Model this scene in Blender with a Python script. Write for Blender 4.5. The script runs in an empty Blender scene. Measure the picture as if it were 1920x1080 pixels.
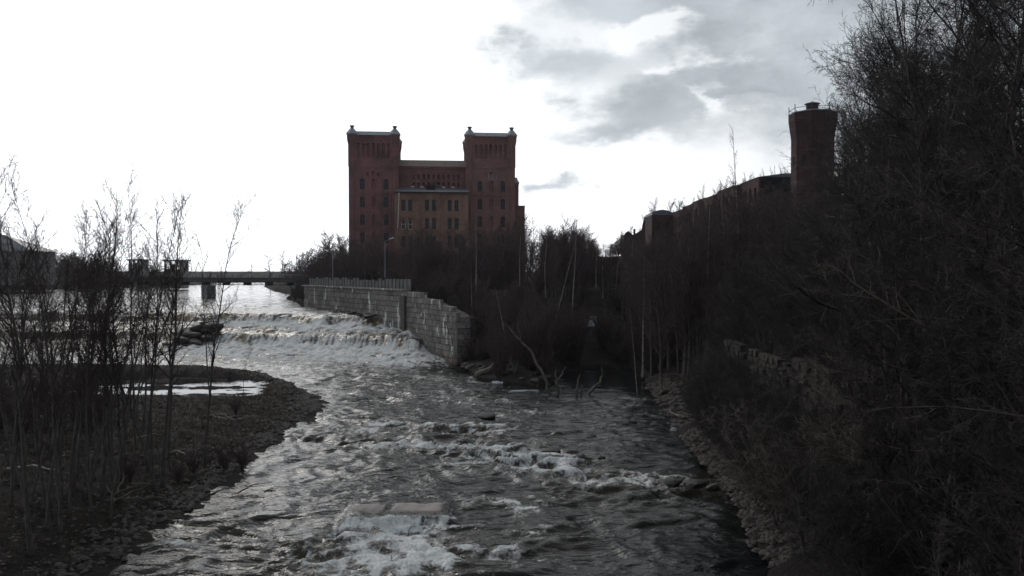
import bpy, math, random
import numpy as np
from mathutils import Vector, Matrix

# ------------------------------------------------------------------ camera, sky, sun, exposure
sc = bpy.context.scene
R = math.radians
random.seed(7)
CAMZ = 13.0
F = 1500.0            # focal length in pixels of the 1920 px wide photograph
HOR = 508.0           # horizon row
cam_d = bpy.data.cameras.new('camera')
cam_d.sensor_width = 36.0
cam_d.lens = 36.0 * F / 1920.0
cam_d.clip_start = 0.2
cam_d.clip_end = 6000
cam = bpy.data.objects.new('camera', cam_d)
sc.collection.objects.link(cam)
cam.location = (0, 0, CAMZ)
cam.rotation_euler = (R(90) - math.atan((540 - HOR) / F), 0, 0)
sc.camera = cam

SUN_AZ, SUN_EL = -25.0, 31.0          # degrees, azimuth from +Y towards +X
sun_dir = Vector((math.sin(R(SUN_AZ)) * math.cos(R(SUN_EL)), math.cos(R(SUN_AZ)) * math.cos(R(SUN_EL)), math.sin(R(SUN_EL))))
sun_d = bpy.data.lights.new('sun', 'SUN')
sun_d.energy = 0.5
sun_d.angle = R(18)
sun_d.color = (1.0, 0.95, 0.88)
sun = bpy.data.objects.new('sun', sun_d)
sc.collection.objects.link(sun)
sun.rotation_euler = sun_dir.to_track_quat('Z', 'Y').to_euler()
sun.location = (0, 0, 120)

sc.view_settings.view_transform = 'Standard'
sc.view_settings.look = 'None'
sc.view_settings.exposure = 0.0
sc.view_settings.gamma = 1.0
sc.view_settings.use_curve_mapping = False
sc.cycles.max_bounces = 5
sc.cycles.diffuse_bounces = 2
sc.cycles.glossy_bounces = 3
sc.cycles.use_denoising = True


class NT:
    """tiny helper for node trees"""
    def __init__(s, tree):
        s.t = tree; s.n = tree.nodes; s.l = tree.links
    def new(s, typ, **kw):
        nd = s.n.new(typ)
        for k, v in kw.items():
            setattr(nd, k, v)
        return nd
    def put(s, sock, v):
        if v is None: return
        if isinstance(v, bpy.types.NodeSocket): s.l.new(v, sock)
        else:
            try: sock.default_value = v
            except Exception: sock.default_value = (*v, 1.0)
    def math(s, op, a, b=None, c=None, clamp=False):
        nd = s.new('ShaderNodeMath', operation=op, use_clamp=clamp)
        s.put(nd.inputs[0], a); s.put(nd.inputs[1], b); s.put(nd.inputs[2], c)
        return nd.outputs[0]
    def vmath(s, op, a, b=None):
        nd = s.new('ShaderNodeVectorMath', operation=op)
        s.put(nd.inputs[0], a); s.put(nd.inputs[1], b)
        return nd.outputs['Value'] if op in ('DOT_PRODUCT', 'LENGTH') else nd.outputs[0]
    def noise(s, vec, scale, detail=3, rough=0.55, dist=0.0):
        nd = s.new('ShaderNodeTexNoise')
        s.put(nd.inputs['Vector'], vec)
        nd.inputs['Scale'].default_value = scale; nd.inputs['Detail'].default_value = detail
        nd.inputs['Roughness'].default_value = rough; nd.inputs['Distortion'].default_value = dist
        return nd.outputs['Fac']
    def ramp(s, fac, stops, interp='LINEAR'):
        nd = s.new('ShaderNodeValToRGB')
        cr = nd.color_ramp; cr.interpolation = interp
        while len(cr.elements) < len(stops): cr.elements.new(0.5)
        for e, (p, c) in zip(cr.elements, stops):
            e.position = p
            e.color = (c, c, c, 1) if isinstance(c, (int, float)) else (*c, 1)
        s.put(nd.inputs[0], fac)
        return nd.outputs[0]
    def mix(s, f, a, b, mode='MIX'):
        nd = s.new('ShaderNodeMix', data_type='RGBA', blend_type=mode)
        s.put(nd.inputs[0], f); s.put(nd.inputs[6], a); s.put(nd.inputs[7], b)
        return nd.outputs[2]
    def smooth(s, x, a, b):
        nd = s.new('ShaderNodeMapRange', interpolation_type='SMOOTHSTEP')
        s.put(nd.inputs[0], x); s.put(nd.inputs[1], a); s.put(nd.inputs[2], b)
        return nd.outputs[0]
    def scale(s, vec, sv):
        nd = s.new('ShaderNodeMapping'); s.put(nd.inputs[0], vec)
        nd.inputs['Scale'].default_value = sv
        return nd.outputs[0]


world = bpy.data.worlds.new('World')
sc.world = world
world.use_nodes = True
W = NT(world.node_tree)
W.n.clear()
w_out = W.new('ShaderNodeOutputWorld')
w_bg = W.new('ShaderNodeBackground')
SKYS = 0.1
w_bg.inputs[1].default_value = SKYS
sky = W.new('ShaderNodeTexSky', sky_type='NISHITA')
sky.sun_disc = False
sky.sun_elevation = R(SUN_EL)
sky.sun_rotation = R(SUN_AZ)
gdir = W.new('ShaderNodeTexCoord').outputs['Generated']
sep = W.new('ShaderNodeSeparateXYZ'); W.put(sep.inputs[0], gdir)
dx, dy, dz = sep.outputs
az = W.math('MULTIPLY', W.math('ARCTAN2', dx, dy), 57.29578)
el = W.math('MULTIPLY', W.math('ARCSINE', dz), 57.29578)
# cloud sheet coordinates (perspective of a flat cloud layer)
zc = W.math('ADD', W.math('MAXIMUM', dz, 0.0), 0.16)
comb = W.new('ShaderNodeCombineXYZ')
W.put(comb.inputs[0], W.math('DIVIDE', dx, zc)); W.put(comb.inputs[1], W.math('DIVIDE', dy, zc))
cp = comb.outputs[0]
n_big = W.noise(cp, 0.62, 6, 0.58, 0.4)
n_mid = W.noise(cp, 1.9, 6, 0.6, 0.3)
cb2 = W.new('ShaderNodeCombineXYZ'); W.put(cb2.inputs[0], az); W.put(cb2.inputs[1], W.math('MULTIPLY', el, 1.8))
warp = W.noise(cb2.outputs[0], 0.13, 6, 0.62)
warp2 = W.noise(W.vmath('ADD', cb2.outputs[0], (31.0, 17.0, 5.0)), 0.11, 5, 0.6)
azw = W.math('ADD', az, W.math('MULTIPLY', W.math('SUBTRACT', warp, 0.5), 17.0))
elw = W.math('ADD', el, W.math('MULTIPLY', W.math('SUBTRACT', warp2, 0.5), 7.0))


def pxdir(px, py):
    return math.degrees(math.atan((px - 960) / F)), math.degrees(math.atan((HOR - py) / math.hypot(F, px - 960)))


def bump(px, py, wx, wy, amp):
    a0, e0 = pxdir(px, py)
    sa, se = wx / 26.2, wy / 26.2
    u = W.math('DIVIDE', W.math('SUBTRACT', azw, a0), sa)
    v = W.math('DIVIDE', W.math('SUBTRACT', elw, e0), se)
    r2 = W.math('ADD', W.math('MULTIPLY', u, u), W.math('MULTIPLY', v, v))
    return W.math('MULTIPLY', W.math('EXPONENT', W.math('MULTIPLY', r2, -1.0)), amp)


g = None
for b in [(1250, -70, 330, 85, 1.3), (1050, 105, 130, 50, 0.8), (1180, 215, 150, 48, 0.75), (1120, 262, 190, 18, 0.45), (1520, 130, 250, 95, 0.95),
          (1720, 200, 260, 110, 0.95), (1700, -70, 400, 115, 1.2), (1040, 348, 62, 18, 0.75), (1205, 48, 125, 22, -1.1), (990, 195, 60, 25, -0.4), (1335, 205, 26, 30, -0.6), (1290, 128, 40, 14, -0.5), (1480, 205, 110, 14, -0.35), (1660, 105, 120, 16, -0.35), (442, 378, 70, 16, 0.6), (1190, 382, 45, 8, 0.3)]:
    t = bump(*b)
    g = t if g is None else W.math('ADD', g, t)
# general broken cloud outside the picture
sdot = W.vmath('DOT_PRODUCT', gdir, tuple(sun_dir))
theta = W.math('MULTIPLY', W.math('ARCCOSINE', W.math('MINIMUM', W.math('MAXIMUM', sdot, -1.0), 1.0)), 57.29578)
gen = W.smooth(n_big, 0.42, 0.66)
away = W.smooth(theta, 38.0, 70.0)
high = W.smooth(el, 20.0, 34.0)
gen = W.math('MULTIPLY', gen, W.math('MAXIMUM', away, W.math('MULTIPLY', high, 0.85)))
g = W.math('ADD', g, gen)
g = W.math('MULTIPLY', g, W.math('ADD', 0.65, W.math('MULTIPLY', warp, 0.8)))
g = W.smooth(g, 0.08, 1.05)
# thin bright cloud: glare falls off away from the sun
glare = W.math('MULTIPLY', W.math('EXPONENT', W.math('MULTIPLY', W.math('POWER', W.math('DIVIDE', theta, 34.0), 2.0), -1.0)), 0.95)
horiz = W.math('MULTIPLY', W.math('EXPONENT', W.math('MULTIPLY', W.math('ABSOLUTE', W.math('DIVIDE', el, 16.0)), -1.0)), 0.95)
fwd = W.smooth(theta, 120.0, 40.0)
bright = W.math('ADD', W.math('ADD', glare, 0.29), W.math('MULTIPLY', horiz, W.math('ADD', 0.2, W.math('MULTIPLY', fwd, 0.85))))
brc = W.mix(1.0, (0.97, 0.99, 1.0), bright, 'MULTIPLY')
bc = W.new('ShaderNodeCombineColor')
W.put(bc.inputs[0], W.math('MULTIPLY', bright, 0.975)); W.put(bc.inputs[1], bright); W.put(bc.inputs[2], W.math('MULTIPLY', bright, 1.03))
grey = W.mix(W.smooth(warp2, 0.3, 0.7), (0.41, 0.455, 0.49), (0.63, 0.69, 0.735))
grey = W.mix(1.0, grey, W.mix(fwd, (0.55, 0.55, 0.55), (1.0, 1.0, 1.0)), 'MULTIPLY')
cl = W.mix(g, bc.outputs[0], grey)
cl10 = W.vmath('SCALE', cl); cl10.node.inputs['Scale'].default_value = 1.0 / SKYS
thin = W.math('MULTIPLY', W.math('SUBTRACT', 1.0, g), W.math('MULTIPLY', away, 0.35))
final = W.mix(thin, cl10, sky.outputs[0])
W.put(w_bg.inputs[0], final)
W.l.new(w_bg.outputs[0], w_out.inputs[0])

# ------------------------------------------------------------------ helpers
COL = sc.collection


def tag(o, label=None, cat=None, group=None, kind=None):
    if label: o['label'] = label
    if cat: o['category'] = cat
    if group: o['group'] = group
    if kind: o['kind'] = kind
    return o


def empty(name, loc=(0, 0, 0), rz=0.0, sc_=1.0):
    o = bpy.data.objects.new(name, None)
    o.empty_display_size = 0.5
    COL.objects.link(o)
    o.location = loc; o.rotation_euler = (0, 0, rz); o.scale = (sc_, sc_, sc_)
    return o


def mesh_np(name, V, Fq, mats=(), smooth=False):
    """V (n,3), Fq (m,k) equal size polygons"""
    V = np.asarray(V, dtype=np.float32); Fq = np.asarray(Fq, dtype=np.int32)
    me = bpy.data.meshes.new(name)
    k = Fq.shape[1]
    me.vertices.add(len(V)); me.vertices.foreach_set('co', V.ravel())
    me.loops.add(Fq.size); me.loops.foreach_set('vertex_index', Fq.ravel())
    me.polygons.add(len(Fq)); me.polygons.foreach_set('loop_start', np.arange(0, Fq.size, k, dtype=np.int32))
    if smooth: me.polygons.foreach_set('use_smooth', np.ones(len(Fq), dtype=bool))
    me.update(calc_edges=True)
    me.validate()
    for m in mats: me.materials.append(m)
    return me


def link(name, me, parent=None, loc=None, rot=None, scl=None):
    o = bpy.data.objects.new(name, me)
    COL.objects.link(o)
    if parent: o.parent = parent
    if loc is not None: o.location = loc
    if rot is not None: o.rotation_euler = rot
    if scl is not None: o.scale = scl
    return o


class MB:
    """collects simple shapes, builds one mesh object"""
    def __init__(s): s.v = []; s.f = []
    def add(s, vs, fs):
        b = len(s.v); s.v += [tuple(p) for p in vs]; s.f += [tuple(i + b for i in q) for q in fs]
        return s
    def box(s, x0, x1, y0, y1, z0, z1):
        return s.add([(x0, y0, z0), (x1, y0, z0), (x1, y1, z0), (x0, y1, z0), (x0, y0, z1), (x1, y0, z1), (x1, y1, z1), (x0, y1, z1)],
                     [(0, 3, 2, 1), (4, 5, 6, 7), (0, 1, 5, 4), (1, 2, 6, 5), (2, 3, 7, 6), (3, 0, 4, 7)])
    def prism(s, cx, cy, rings, n=8, rot=None):
        """rings: list of (z, r)"""
        rot = math.pi / n if rot is None else rot
        vs = []; fs = []
        for z, r in rings:
            for i in range(n):
                a = rot + 2 * math.pi * i / n
                vs.append((cx + r * math.cos(a), cy + r * math.sin(a), z))
        for k in range(len(rings) - 1):
            for i in range(n):
                j = (i + 1) % n
                fs.append((k * n + i, k * n + j, (k + 1) * n + j, (k + 1) * n + i))
        fs.append(tuple(range(n - 1, -1, -1)))
        fs.append(tuple((len(rings) - 1) * n + i for i in range(n)))
        return s.add(vs, fs)
    def bar(s, a, b, w, h=None):
        a = Vector(a); b = Vector(b); h = h or w
        d = (b - a); L = d.length; d.normalize()
        up = Vector((0, 0, 1)) if abs(d.z) < 0.95 else Vector((0, 1, 0))
        sx = d.cross(up).normalized() * w / 2; sz = sx.cross(d).normalized() * h / 2
        vs = []
        for p in (a, b):
            for i, j in ((-1, -1), (1, -1), (1, 1), (-1, 1)):
                vs.append(p + sx * i + sz * j)
        return s.add(vs, [(0, 1, 2, 3), (7, 6, 5, 4), (0, 4, 5, 1), (1, 5, 6, 2), (2, 6, 7, 3), (3, 7, 4, 0)])
    def build(s, name, mat, parent=None, **kw):
        me = bpy.data.meshes.new(name)
        me.from_pydata(s.v, [], s.f)
        me.update()
        me.materials.append(mat)
        return link(name, me, parent, **kw)


def xz(px, D):                       # pixel column at distance D -> X
    return (px - 960) / F * D


def zz(py, D):                       # pixel row at distance D -> Z
    return CAMZ + (HOR - py) / F * D


def ground_at(px, py, z=0.0):        # pixel on the plane at height z
    D = (CAMZ - z) * F / (py - HOR)
    return xz(px, D), D


# numpy gradient noise
_rs = np.random.RandomState(11)
_perm = np.concatenate([_rs.permutation(256)] * 3)
_ga = _rs.rand(256) * 2 * np.pi
_gx, _gy = np.cos(_ga), np.sin(_ga)


def pn(x, y):
    xi = np.floor(x).astype(np.int64); yi = np.floor(y).astype(np.int64)
    xf = x - xi; yf = y - yi
    u = xf * xf * xf * (xf * (xf * 6 - 15) + 10); v = yf * yf * yf * (yf * (yf * 6 - 15) + 10)
    xi &= 255; yi &= 255
    def gr(ix, iy, fx, fy):
        h = _perm[_perm[ix & 255] + (iy & 255)]
        return _gx[h] * fx + _gy[h] * fy
    a = gr(xi, yi, xf, yf); b = gr(xi + 1, yi, xf - 1, yf)
    c = gr(xi, yi + 1, xf, yf - 1); d = gr(xi + 1, yi + 1, xf - 1, yf - 1)
    return ((a + u * (b - a)) * (1 - v) + (c + u * (d - c)) * v) * 1.5


def fbm(x, y, o=4, g_=0.5):
    s = 0; a = 1.0; t = 0
    for i in range(o):
        s = s + a * pn(x * 2 ** i + 13.7 * i, y * 2 ** i - 7.3 * i); t += a; a *= g_
    return s / t


def ridged(x, y, o=4, g_=0.5):
    s = 0; a = 1.0; t = 0
    for i in range(o):
        s = s + a * (1 - np.abs(pn(x * 2 ** i + 5.1 * i, y * 2 ** i + 9.2 * i)) * 1.6); t += a; a *= g_
    return s / t


def sstep(x, a, b):
    t = np.clip((x - a) / (b - a), 0, 1)
    return t * t * (3 - 2 * t)


def dist_line(X, Y, pts, closed=False):
    d = np.full(np.shape(X), 1e9)
    P = list(pts) + ([pts[0]] if closed else [])
    for (x0, y0), (x1, y1) in zip(P[:-1], P[1:]):
        ex, ey = x1 - x0, y1 - y0
        t = np.clip(((X - x0) * ex + (Y - y0) * ey) / (ex * ex + ey * ey), 0, 1)
        d = np.minimum(d, np.hypot(X - x0 - t * ex, Y - y0 - t * ey))
    return d


def inside(X, Y, pts):
    r = np.zeros(np.shape(X), bool)
    n = len(pts)
    for i in range(n):
        x0, y0 = pts[i]; x1, y1 = pts[(i + 1) % n]
        if y0 == y1: continue
        c = ((y0 > Y) != (y1 > Y)) & (X < (x1 - x0) * (Y - y0) / (y1 - y0) + x0)
        r ^= c
    return r


# ------------------------------------------------------------------ materials
def mat(name, rough=0.8, spec=0.3):
    m = bpy.data.materials.new(name); m.use_nodes = True
    N = NT(m.node_tree); N.n.clear()
    out = N.new('ShaderNodeOutputMaterial'); b = N.new('ShaderNodeBsdfPrincipled')
    N.l.new(b.outputs[0], out.inputs[0])
    b.inputs['Roughness'].default_value = rough
    b.inputs['Specular IOR Level'].default_value = spec
    return m, N, b


def simple(name, c0, c1, scale=3.0, rough=0.85, bump_=0.0, stretch=(1, 1, 1), spec=0.3, world_=True):
    m, N, b = mat(name, rough, spec)
    src = N.new('ShaderNodeNewGeometry').outputs['Position'] if world_ else N.new('ShaderNodeTexCoord').outputs['Object']
    v = N.scale(src, stretch)
    n = N.noise(v, scale, 5, 0.62)
    N.put(b.inputs['Base Color'], N.ramp(n, [(0.3, c0), (0.7, c1)]))
    if bump_:
        bp = N.new('ShaderNodeBump'); bp.inputs['Strength'].default_value = bump_; bp.inputs['Distance'].default_value = 0.1
        N.put(bp.inputs['Height'], n); N.l.new(bp.outputs[0], b.inputs['Normal'])
    return m


M = {}
M['bark'] = simple('bark', (0.045, 0.039, 0.038), (0.15, 0.132, 0.125), 9, 0.9, 0.5, (1, 1, 0.25))
M['twig'] = simple('twig', (0.035, 0.026, 0.024), (0.075, 0.055, 0.048), 3, 0.85)
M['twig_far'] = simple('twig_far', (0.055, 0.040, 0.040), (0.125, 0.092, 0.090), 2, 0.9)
M['twig_moss'] = simple('twig_moss', (0.010, 0.008, 0.009), (0.095, 0.078, 0.074), 0.9, 0.7)
M['bark_moss'] = simple('bark_moss', (0.03, 0.025, 0.024), (0.16, 0.14, 0.12), 2.5, 0.9, 0.5)
M['pale_wood'] = simple('pale_wood', (0.20, 0.18, 0.155), (0.45, 0.42, 0.38), 4, 0.8, 0.4, (1, 1, 0.4))
M['dead_wood'] = simple('dead_wood', (0.06, 0.05, 0.042), (0.2, 0.18, 0.155), 3, 0.85, 0.4)
M['concrete'] = simple('concrete', (0.22, 0.21, 0.20), (0.40, 0.385, 0.365), 1.3, 0.85, 0.2)
M['metal_grey'] = simple('metal_grey', (0.19, 0.21, 0.235), (0.30, 0.33, 0.36), 0.8, 0.45, 0.0, (1, 1, 0.3), 0.5)
M['slate'] = simple('slate', (0.075, 0.085, 0.10), (0.13, 0.145, 0.165), 1.0, 0.5, 0.1, (1, 1, 1), 0.5)
M['dark_metal'] = simple('dark_metal', (0.03, 0.03, 0.034), (0.07, 0.065, 0.065), 1.5, 0.6)
M['white_paint'] = simple('white_paint', (0.5, 0.49, 0.47), (0.78, 0.77, 0.75), 2, 0.5)
M['lamp_white'] = simple('lamp_white', (0.65, 0.65, 0.64), (0.8, 0.8, 0.79), 2, 0.4)
M['frame'] = simple('window_frame', (0.05, 0.05, 0.055), (0.10, 0.10, 0.105), 2, 0.6)
M['ice'] = simple('ice', (0.55, 0.58, 0.6), (0.8, 0.82, 0.84), 4, 0.5, 0.3)
M['void'] = simple('boarded_dark', (0.012, 0.011, 0.012), (0.03, 0.026, 0.026), 1, 0.9)
m, N, b = mat('glass', 0.25, 0.25)
b.inputs['Base Color'].default_value = (0.014, 0.016, 0.022, 1)
M['glass'] = m


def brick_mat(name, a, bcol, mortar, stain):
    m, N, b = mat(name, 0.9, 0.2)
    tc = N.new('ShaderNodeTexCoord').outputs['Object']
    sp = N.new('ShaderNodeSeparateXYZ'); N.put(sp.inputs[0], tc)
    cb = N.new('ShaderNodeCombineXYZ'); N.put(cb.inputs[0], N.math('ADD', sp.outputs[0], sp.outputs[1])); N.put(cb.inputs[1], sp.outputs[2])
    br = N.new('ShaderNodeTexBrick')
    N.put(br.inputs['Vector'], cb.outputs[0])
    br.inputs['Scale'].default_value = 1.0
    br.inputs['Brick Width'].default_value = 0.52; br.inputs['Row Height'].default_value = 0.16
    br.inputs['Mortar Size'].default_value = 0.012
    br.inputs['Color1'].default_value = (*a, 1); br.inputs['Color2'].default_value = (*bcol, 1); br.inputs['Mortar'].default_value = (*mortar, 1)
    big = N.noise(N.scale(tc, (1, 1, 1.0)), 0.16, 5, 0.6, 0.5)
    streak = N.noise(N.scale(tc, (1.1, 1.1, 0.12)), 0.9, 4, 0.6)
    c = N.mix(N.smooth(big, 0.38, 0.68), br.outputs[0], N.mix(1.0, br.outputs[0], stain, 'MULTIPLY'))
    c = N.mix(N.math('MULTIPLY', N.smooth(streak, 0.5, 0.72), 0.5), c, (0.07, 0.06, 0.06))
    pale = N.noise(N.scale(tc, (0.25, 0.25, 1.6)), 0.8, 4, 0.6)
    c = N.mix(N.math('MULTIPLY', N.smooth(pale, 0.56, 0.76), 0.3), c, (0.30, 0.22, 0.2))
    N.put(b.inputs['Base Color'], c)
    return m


M['brick'] = brick_mat('brick_red', (0.31, 0.135, 0.125), (0.235, 0.105, 0.10), (0.16, 0.10, 0.105), (0.55, 0.68, 0.75))
M['brick2'] = brick_mat('brick_brown', (0.31, 0.155, 0.135), (0.24, 0.12, 0.11), (0.17, 0.12, 0.11), (0.65, 0.72, 0.75))
M['brick3'] = brick_mat('brick_orange', (0.35, 0.20, 0.15), (0.26, 0.15, 0.118), (0.2, 0.15, 0.12), (0.62, 0.62, 0.6))
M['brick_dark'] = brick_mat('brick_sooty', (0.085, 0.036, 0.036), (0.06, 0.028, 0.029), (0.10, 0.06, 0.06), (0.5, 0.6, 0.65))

# masonry with white lime runs
m, N, b = mat('masonry', 0.9, 0.25)
pos = N.new('ShaderNodeNewGeometry').outputs['Position']
n1 = N.noise(pos, 0.5, 6, 0.65)
n2 = N.noise(pos, 3.5, 5, 0.65)
oi = N.new('ShaderNodeObjectInfo').outputs['Random']
c = N.ramp(n1, [(0.3, (0.16, 0.147, 0.142)), (0.55, (0.26, 0.24, 0.225)), (0.8, (0.36, 0.33, 0.30))])
c = N.mix(1.0, c, N.ramp(n2, [(0.25, 0.5), (0.75, 1.2)]), 'MULTIPLY')
c = N.mix(1.0, c, N.ramp(oi, [(0.0, 0.72), (1.0, 1.2)]), 'MULTIPLY')
st = N.noise(N.scale(pos, (1.3, 1.3, 0.3)), 0.95, 3, 0.5)
patch = N.noise(pos, 0.22, 3, 0.5)
sz = N.new('ShaderNodeSeparateXYZ'); N.put(sz.inputs[0], pos)
lime = N.math('MULTIPLY', N.smooth(st, 0.60, 0.64), N.smooth(patch, 0.42, 0.5))
c = N.mix(lime, c, (0.66, 0.64, 0.60))
wet = N.smooth(sz.outputs[2], 2.2, 0.2)
c = N.mix(N.math('MULTIPLY', wet, 0.6), c, (0.10, 0.062, 0.035))
N.put(b.inputs['Base Color'], c)
bp = N.new('ShaderNodeBump'); bp.inputs['Strength'].default_value = 0.7; bp.inputs['Distance'].default_value = 0.08
N.put(bp.inputs['Height'], n2); N.l.new(bp.outputs[0], b.inputs['Normal'])
M['masonry'] = m
M['joint'] = simple('joint', (0.04, 0.036, 0.034), (0.08, 0.072, 0.066), 2, 0.95)
M['cliff_stone'] = simple('cliff_stone', (0.014, 0.012, 0.011), (0.085, 0.07, 0.062), 2.2, 0.95, 0.8)

# soil
m, N, b = mat('soil', 0.95, 0.15)
pos = N.new('ShaderNodeNewGeometry').outputs['Position']
n1 = N.noise(pos, 0.35, 6, 0.65); n2 = N.noise(N.scale(pos, (1.0, 2.4, 1)), 2.6, 6, 0.7); n3 = N.noise(pos, 0.9, 4, 0.6)
c = N.ramp(n1, [(0.3, (0.020, 0.016, 0.016)), (0.55, (0.036, 0.029, 0.027)), (0.75, (0.060, 0.050, 0.044))])
c = N.mix(1.0, c, N.ramp(n2, [(0.28, 0.3), (0.5, 0.8), (0.72, 1.6)]), 'MULTIPLY')
c = N.mix(N.math('MULTIPLY', N.smooth(n3, 0.56, 0.72), 0.45), c, (0.042, 0.044, 0.03))
N.put(b.inputs['Base Color'], c)
bp = N.new('ShaderNodeBump'); bp.inputs['Strength'].default_value = 0.9; bp.inputs['Distance'].default_value = 0.25
N.put(bp.inputs['Height'], n2); N.l.new(bp.outputs[0], b.inputs['Normal'])
M['soil'] = m

# river
m, N, b = mat('river_water', 0.07, 0.5)
b.inputs['IOR'].default_value = 1.333
b.inputs['Specular IOR Level'].default_value = 0.27
pos = N.new('ShaderNodeNewGeometry').outputs['Position']
fa = N.new('ShaderNodeAttribute', attribute_name='foam').outputs['Fac']
ta = N.new('ShaderNodeAttribute', attribute_name='turbid').outputs['Fac']
ch = N.new('ShaderNodeAttribute', attribute_name='chop').outputs['Fac']
fv = N.scale(pos, (1.0, 0.7, 0.45))
f1 = N.noise(fv, 1.7, 8, 0.72, 0.8)
f2 = N.noise(N.scale(pos, (1.0, 0.8, 0.35)), 6.5, 5, 0.65, 0.4)
fs = N.math('ADD', fa, N.math('ADD', N.math('MULTIPLY', N.math('SUBTRACT', f1, 0.5), 1.6), N.math('MULTIPLY', N.math('SUBTRACT', f2, 0.5), 1.0)))
foam = N.math('MULTIPLY', N.smooth(fs, 0.42, 0.92), N.smooth(fa, 0.08, 0.34))
base = N.mix(ta, (0.012, 0.0128, 0.0132), (0.20, 0.165, 0.095))
foamc = N.mix(N.smooth(f2, 0.3, 0.7), (0.46, 0.475, 0.465), (0.82, 0.84, 0.84))
N.put(b.inputs['Base Color'], N.mix(N.math('MULTIPLY', foam, N.math('ADD', 0.62, N.math('MULTIPLY', N.smooth(fa, 0.4, 0.95), 0.38))), base, foamc))
N.put(b.inputs['Roughness'], N.math('ADD', 0.06, N.math('MULTIPLY', foam, 0.65)))
w1 = N.noise(N.scale(pos, (0.42, 1.1, 1.0)), 1.25, 4, 0.5, 0.8)
w2 = N.noise(N.scale(pos, (0.7, 1.5, 1.0)), 5.0, 2, 0.5, 0.4)
hh = N.math('ADD', N.math('MULTIPLY', w1, 1.0), N.math('MULTIPLY', w2, 0.19))
hh = N.math('ADD', hh, N.math('MULTIPLY', f2, N.math('MULTIPLY', foam, 0.35)))
bp = N.new('ShaderNodeBump'); bp.inputs['Distance'].default_value = 0.34
N.put(bp.inputs['Strength'], ch)
N.put(bp.inputs['Height'], hh); N.l.new(bp.outputs[0], b.inputs['Normal'])
M['water'] = m

# ------------------------------------------------------------------ the shape of the land
ISL = [(-17.4, 5), (-17.6, 34), (-17.2, 45), (-18.2, 58), (-17.9, 72), (-18.6, 77), (-20.3, 82), (-25.5, 92), (-31.8, 101), (-38.5, 106), (-47.6, 108), (-59, 109.5),
       (-72, 109), (-95, 100), (-110, 60), (-110, 5)]
SOFT1 = [(-7.2, 108.5), (-4, 95), (2.5, 88.5), (5, 90.5), (6.0, 98), (8, 104), (12, 107), (15, 106), (16.2, 103)]
SOFT2 = [(-44.5, 169), (-50, 185), (-58, 205), (-64, 232), (-84, 280), (-112, 360), (-118, 470)]
WALLP = [(-7.6, 110), (-17, 127), (-43.7, 168)]
MILL = WALLP[::-1] + SOFT1[1:] + [(30, 120), (30, 900), (-118, 900)] + SOFT2[::-1]
RB = [(11.0, -40), (11.0, 34), (12.4, 45), (13.0, 60), (14.2, 77), (15.5, 95), (16.2, 103)]
RBP = RB + [(17, 112), (19, 140), (30, 300), (30, 900), (700, 900), (700, -40)]
LB = [(-700, 262), (-400, 268), (-185, 283), (-150, 320), (-150, 380), (-165, 470)]
LBP = LB + [(-165, 900), (-700, 900)]
FAR = [(-1200, 470), (1200, 470), (1200, 2500), (-1200, 2500)]

lipx = [-130, -60, -45, -30, -19, -14, -8, 2]
lipy = [158, 150, 146, 141, 135.5, 133, 142, 180]


def fall_d(X, Y):
    return Y - np.interp(X, lipx, lipy) - 1.3 * fbm(X / 6.0, X * 0 + 3.3, 3) * 1.6


def river_z(X, Y):
    d = fall_d(X, Y) + 0.45 * fbm(X / 3.0, Y / 6.0, 3)
    z = np.interp(d, [-60, -36, -27, -21, -16.5, -15, -13.2, -9.5, -8.0, -4.2, -2.6, -1.4, 0, 4, 75, 300], [-0.0, 0.0, 0.25, 0.7, 1.1, 1.5, 2.6, 3.3, 3.5, 3.85, 4.9, 5.35, 5.5, 5.52, 6.0, 6.3])
    wx = np.interp(Y, [105, 110, 127, 168, 205, 232, 280, 360], [-4, -7.6, -17, -43.7, -58, -64, -84, -112])
    return z


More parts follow.
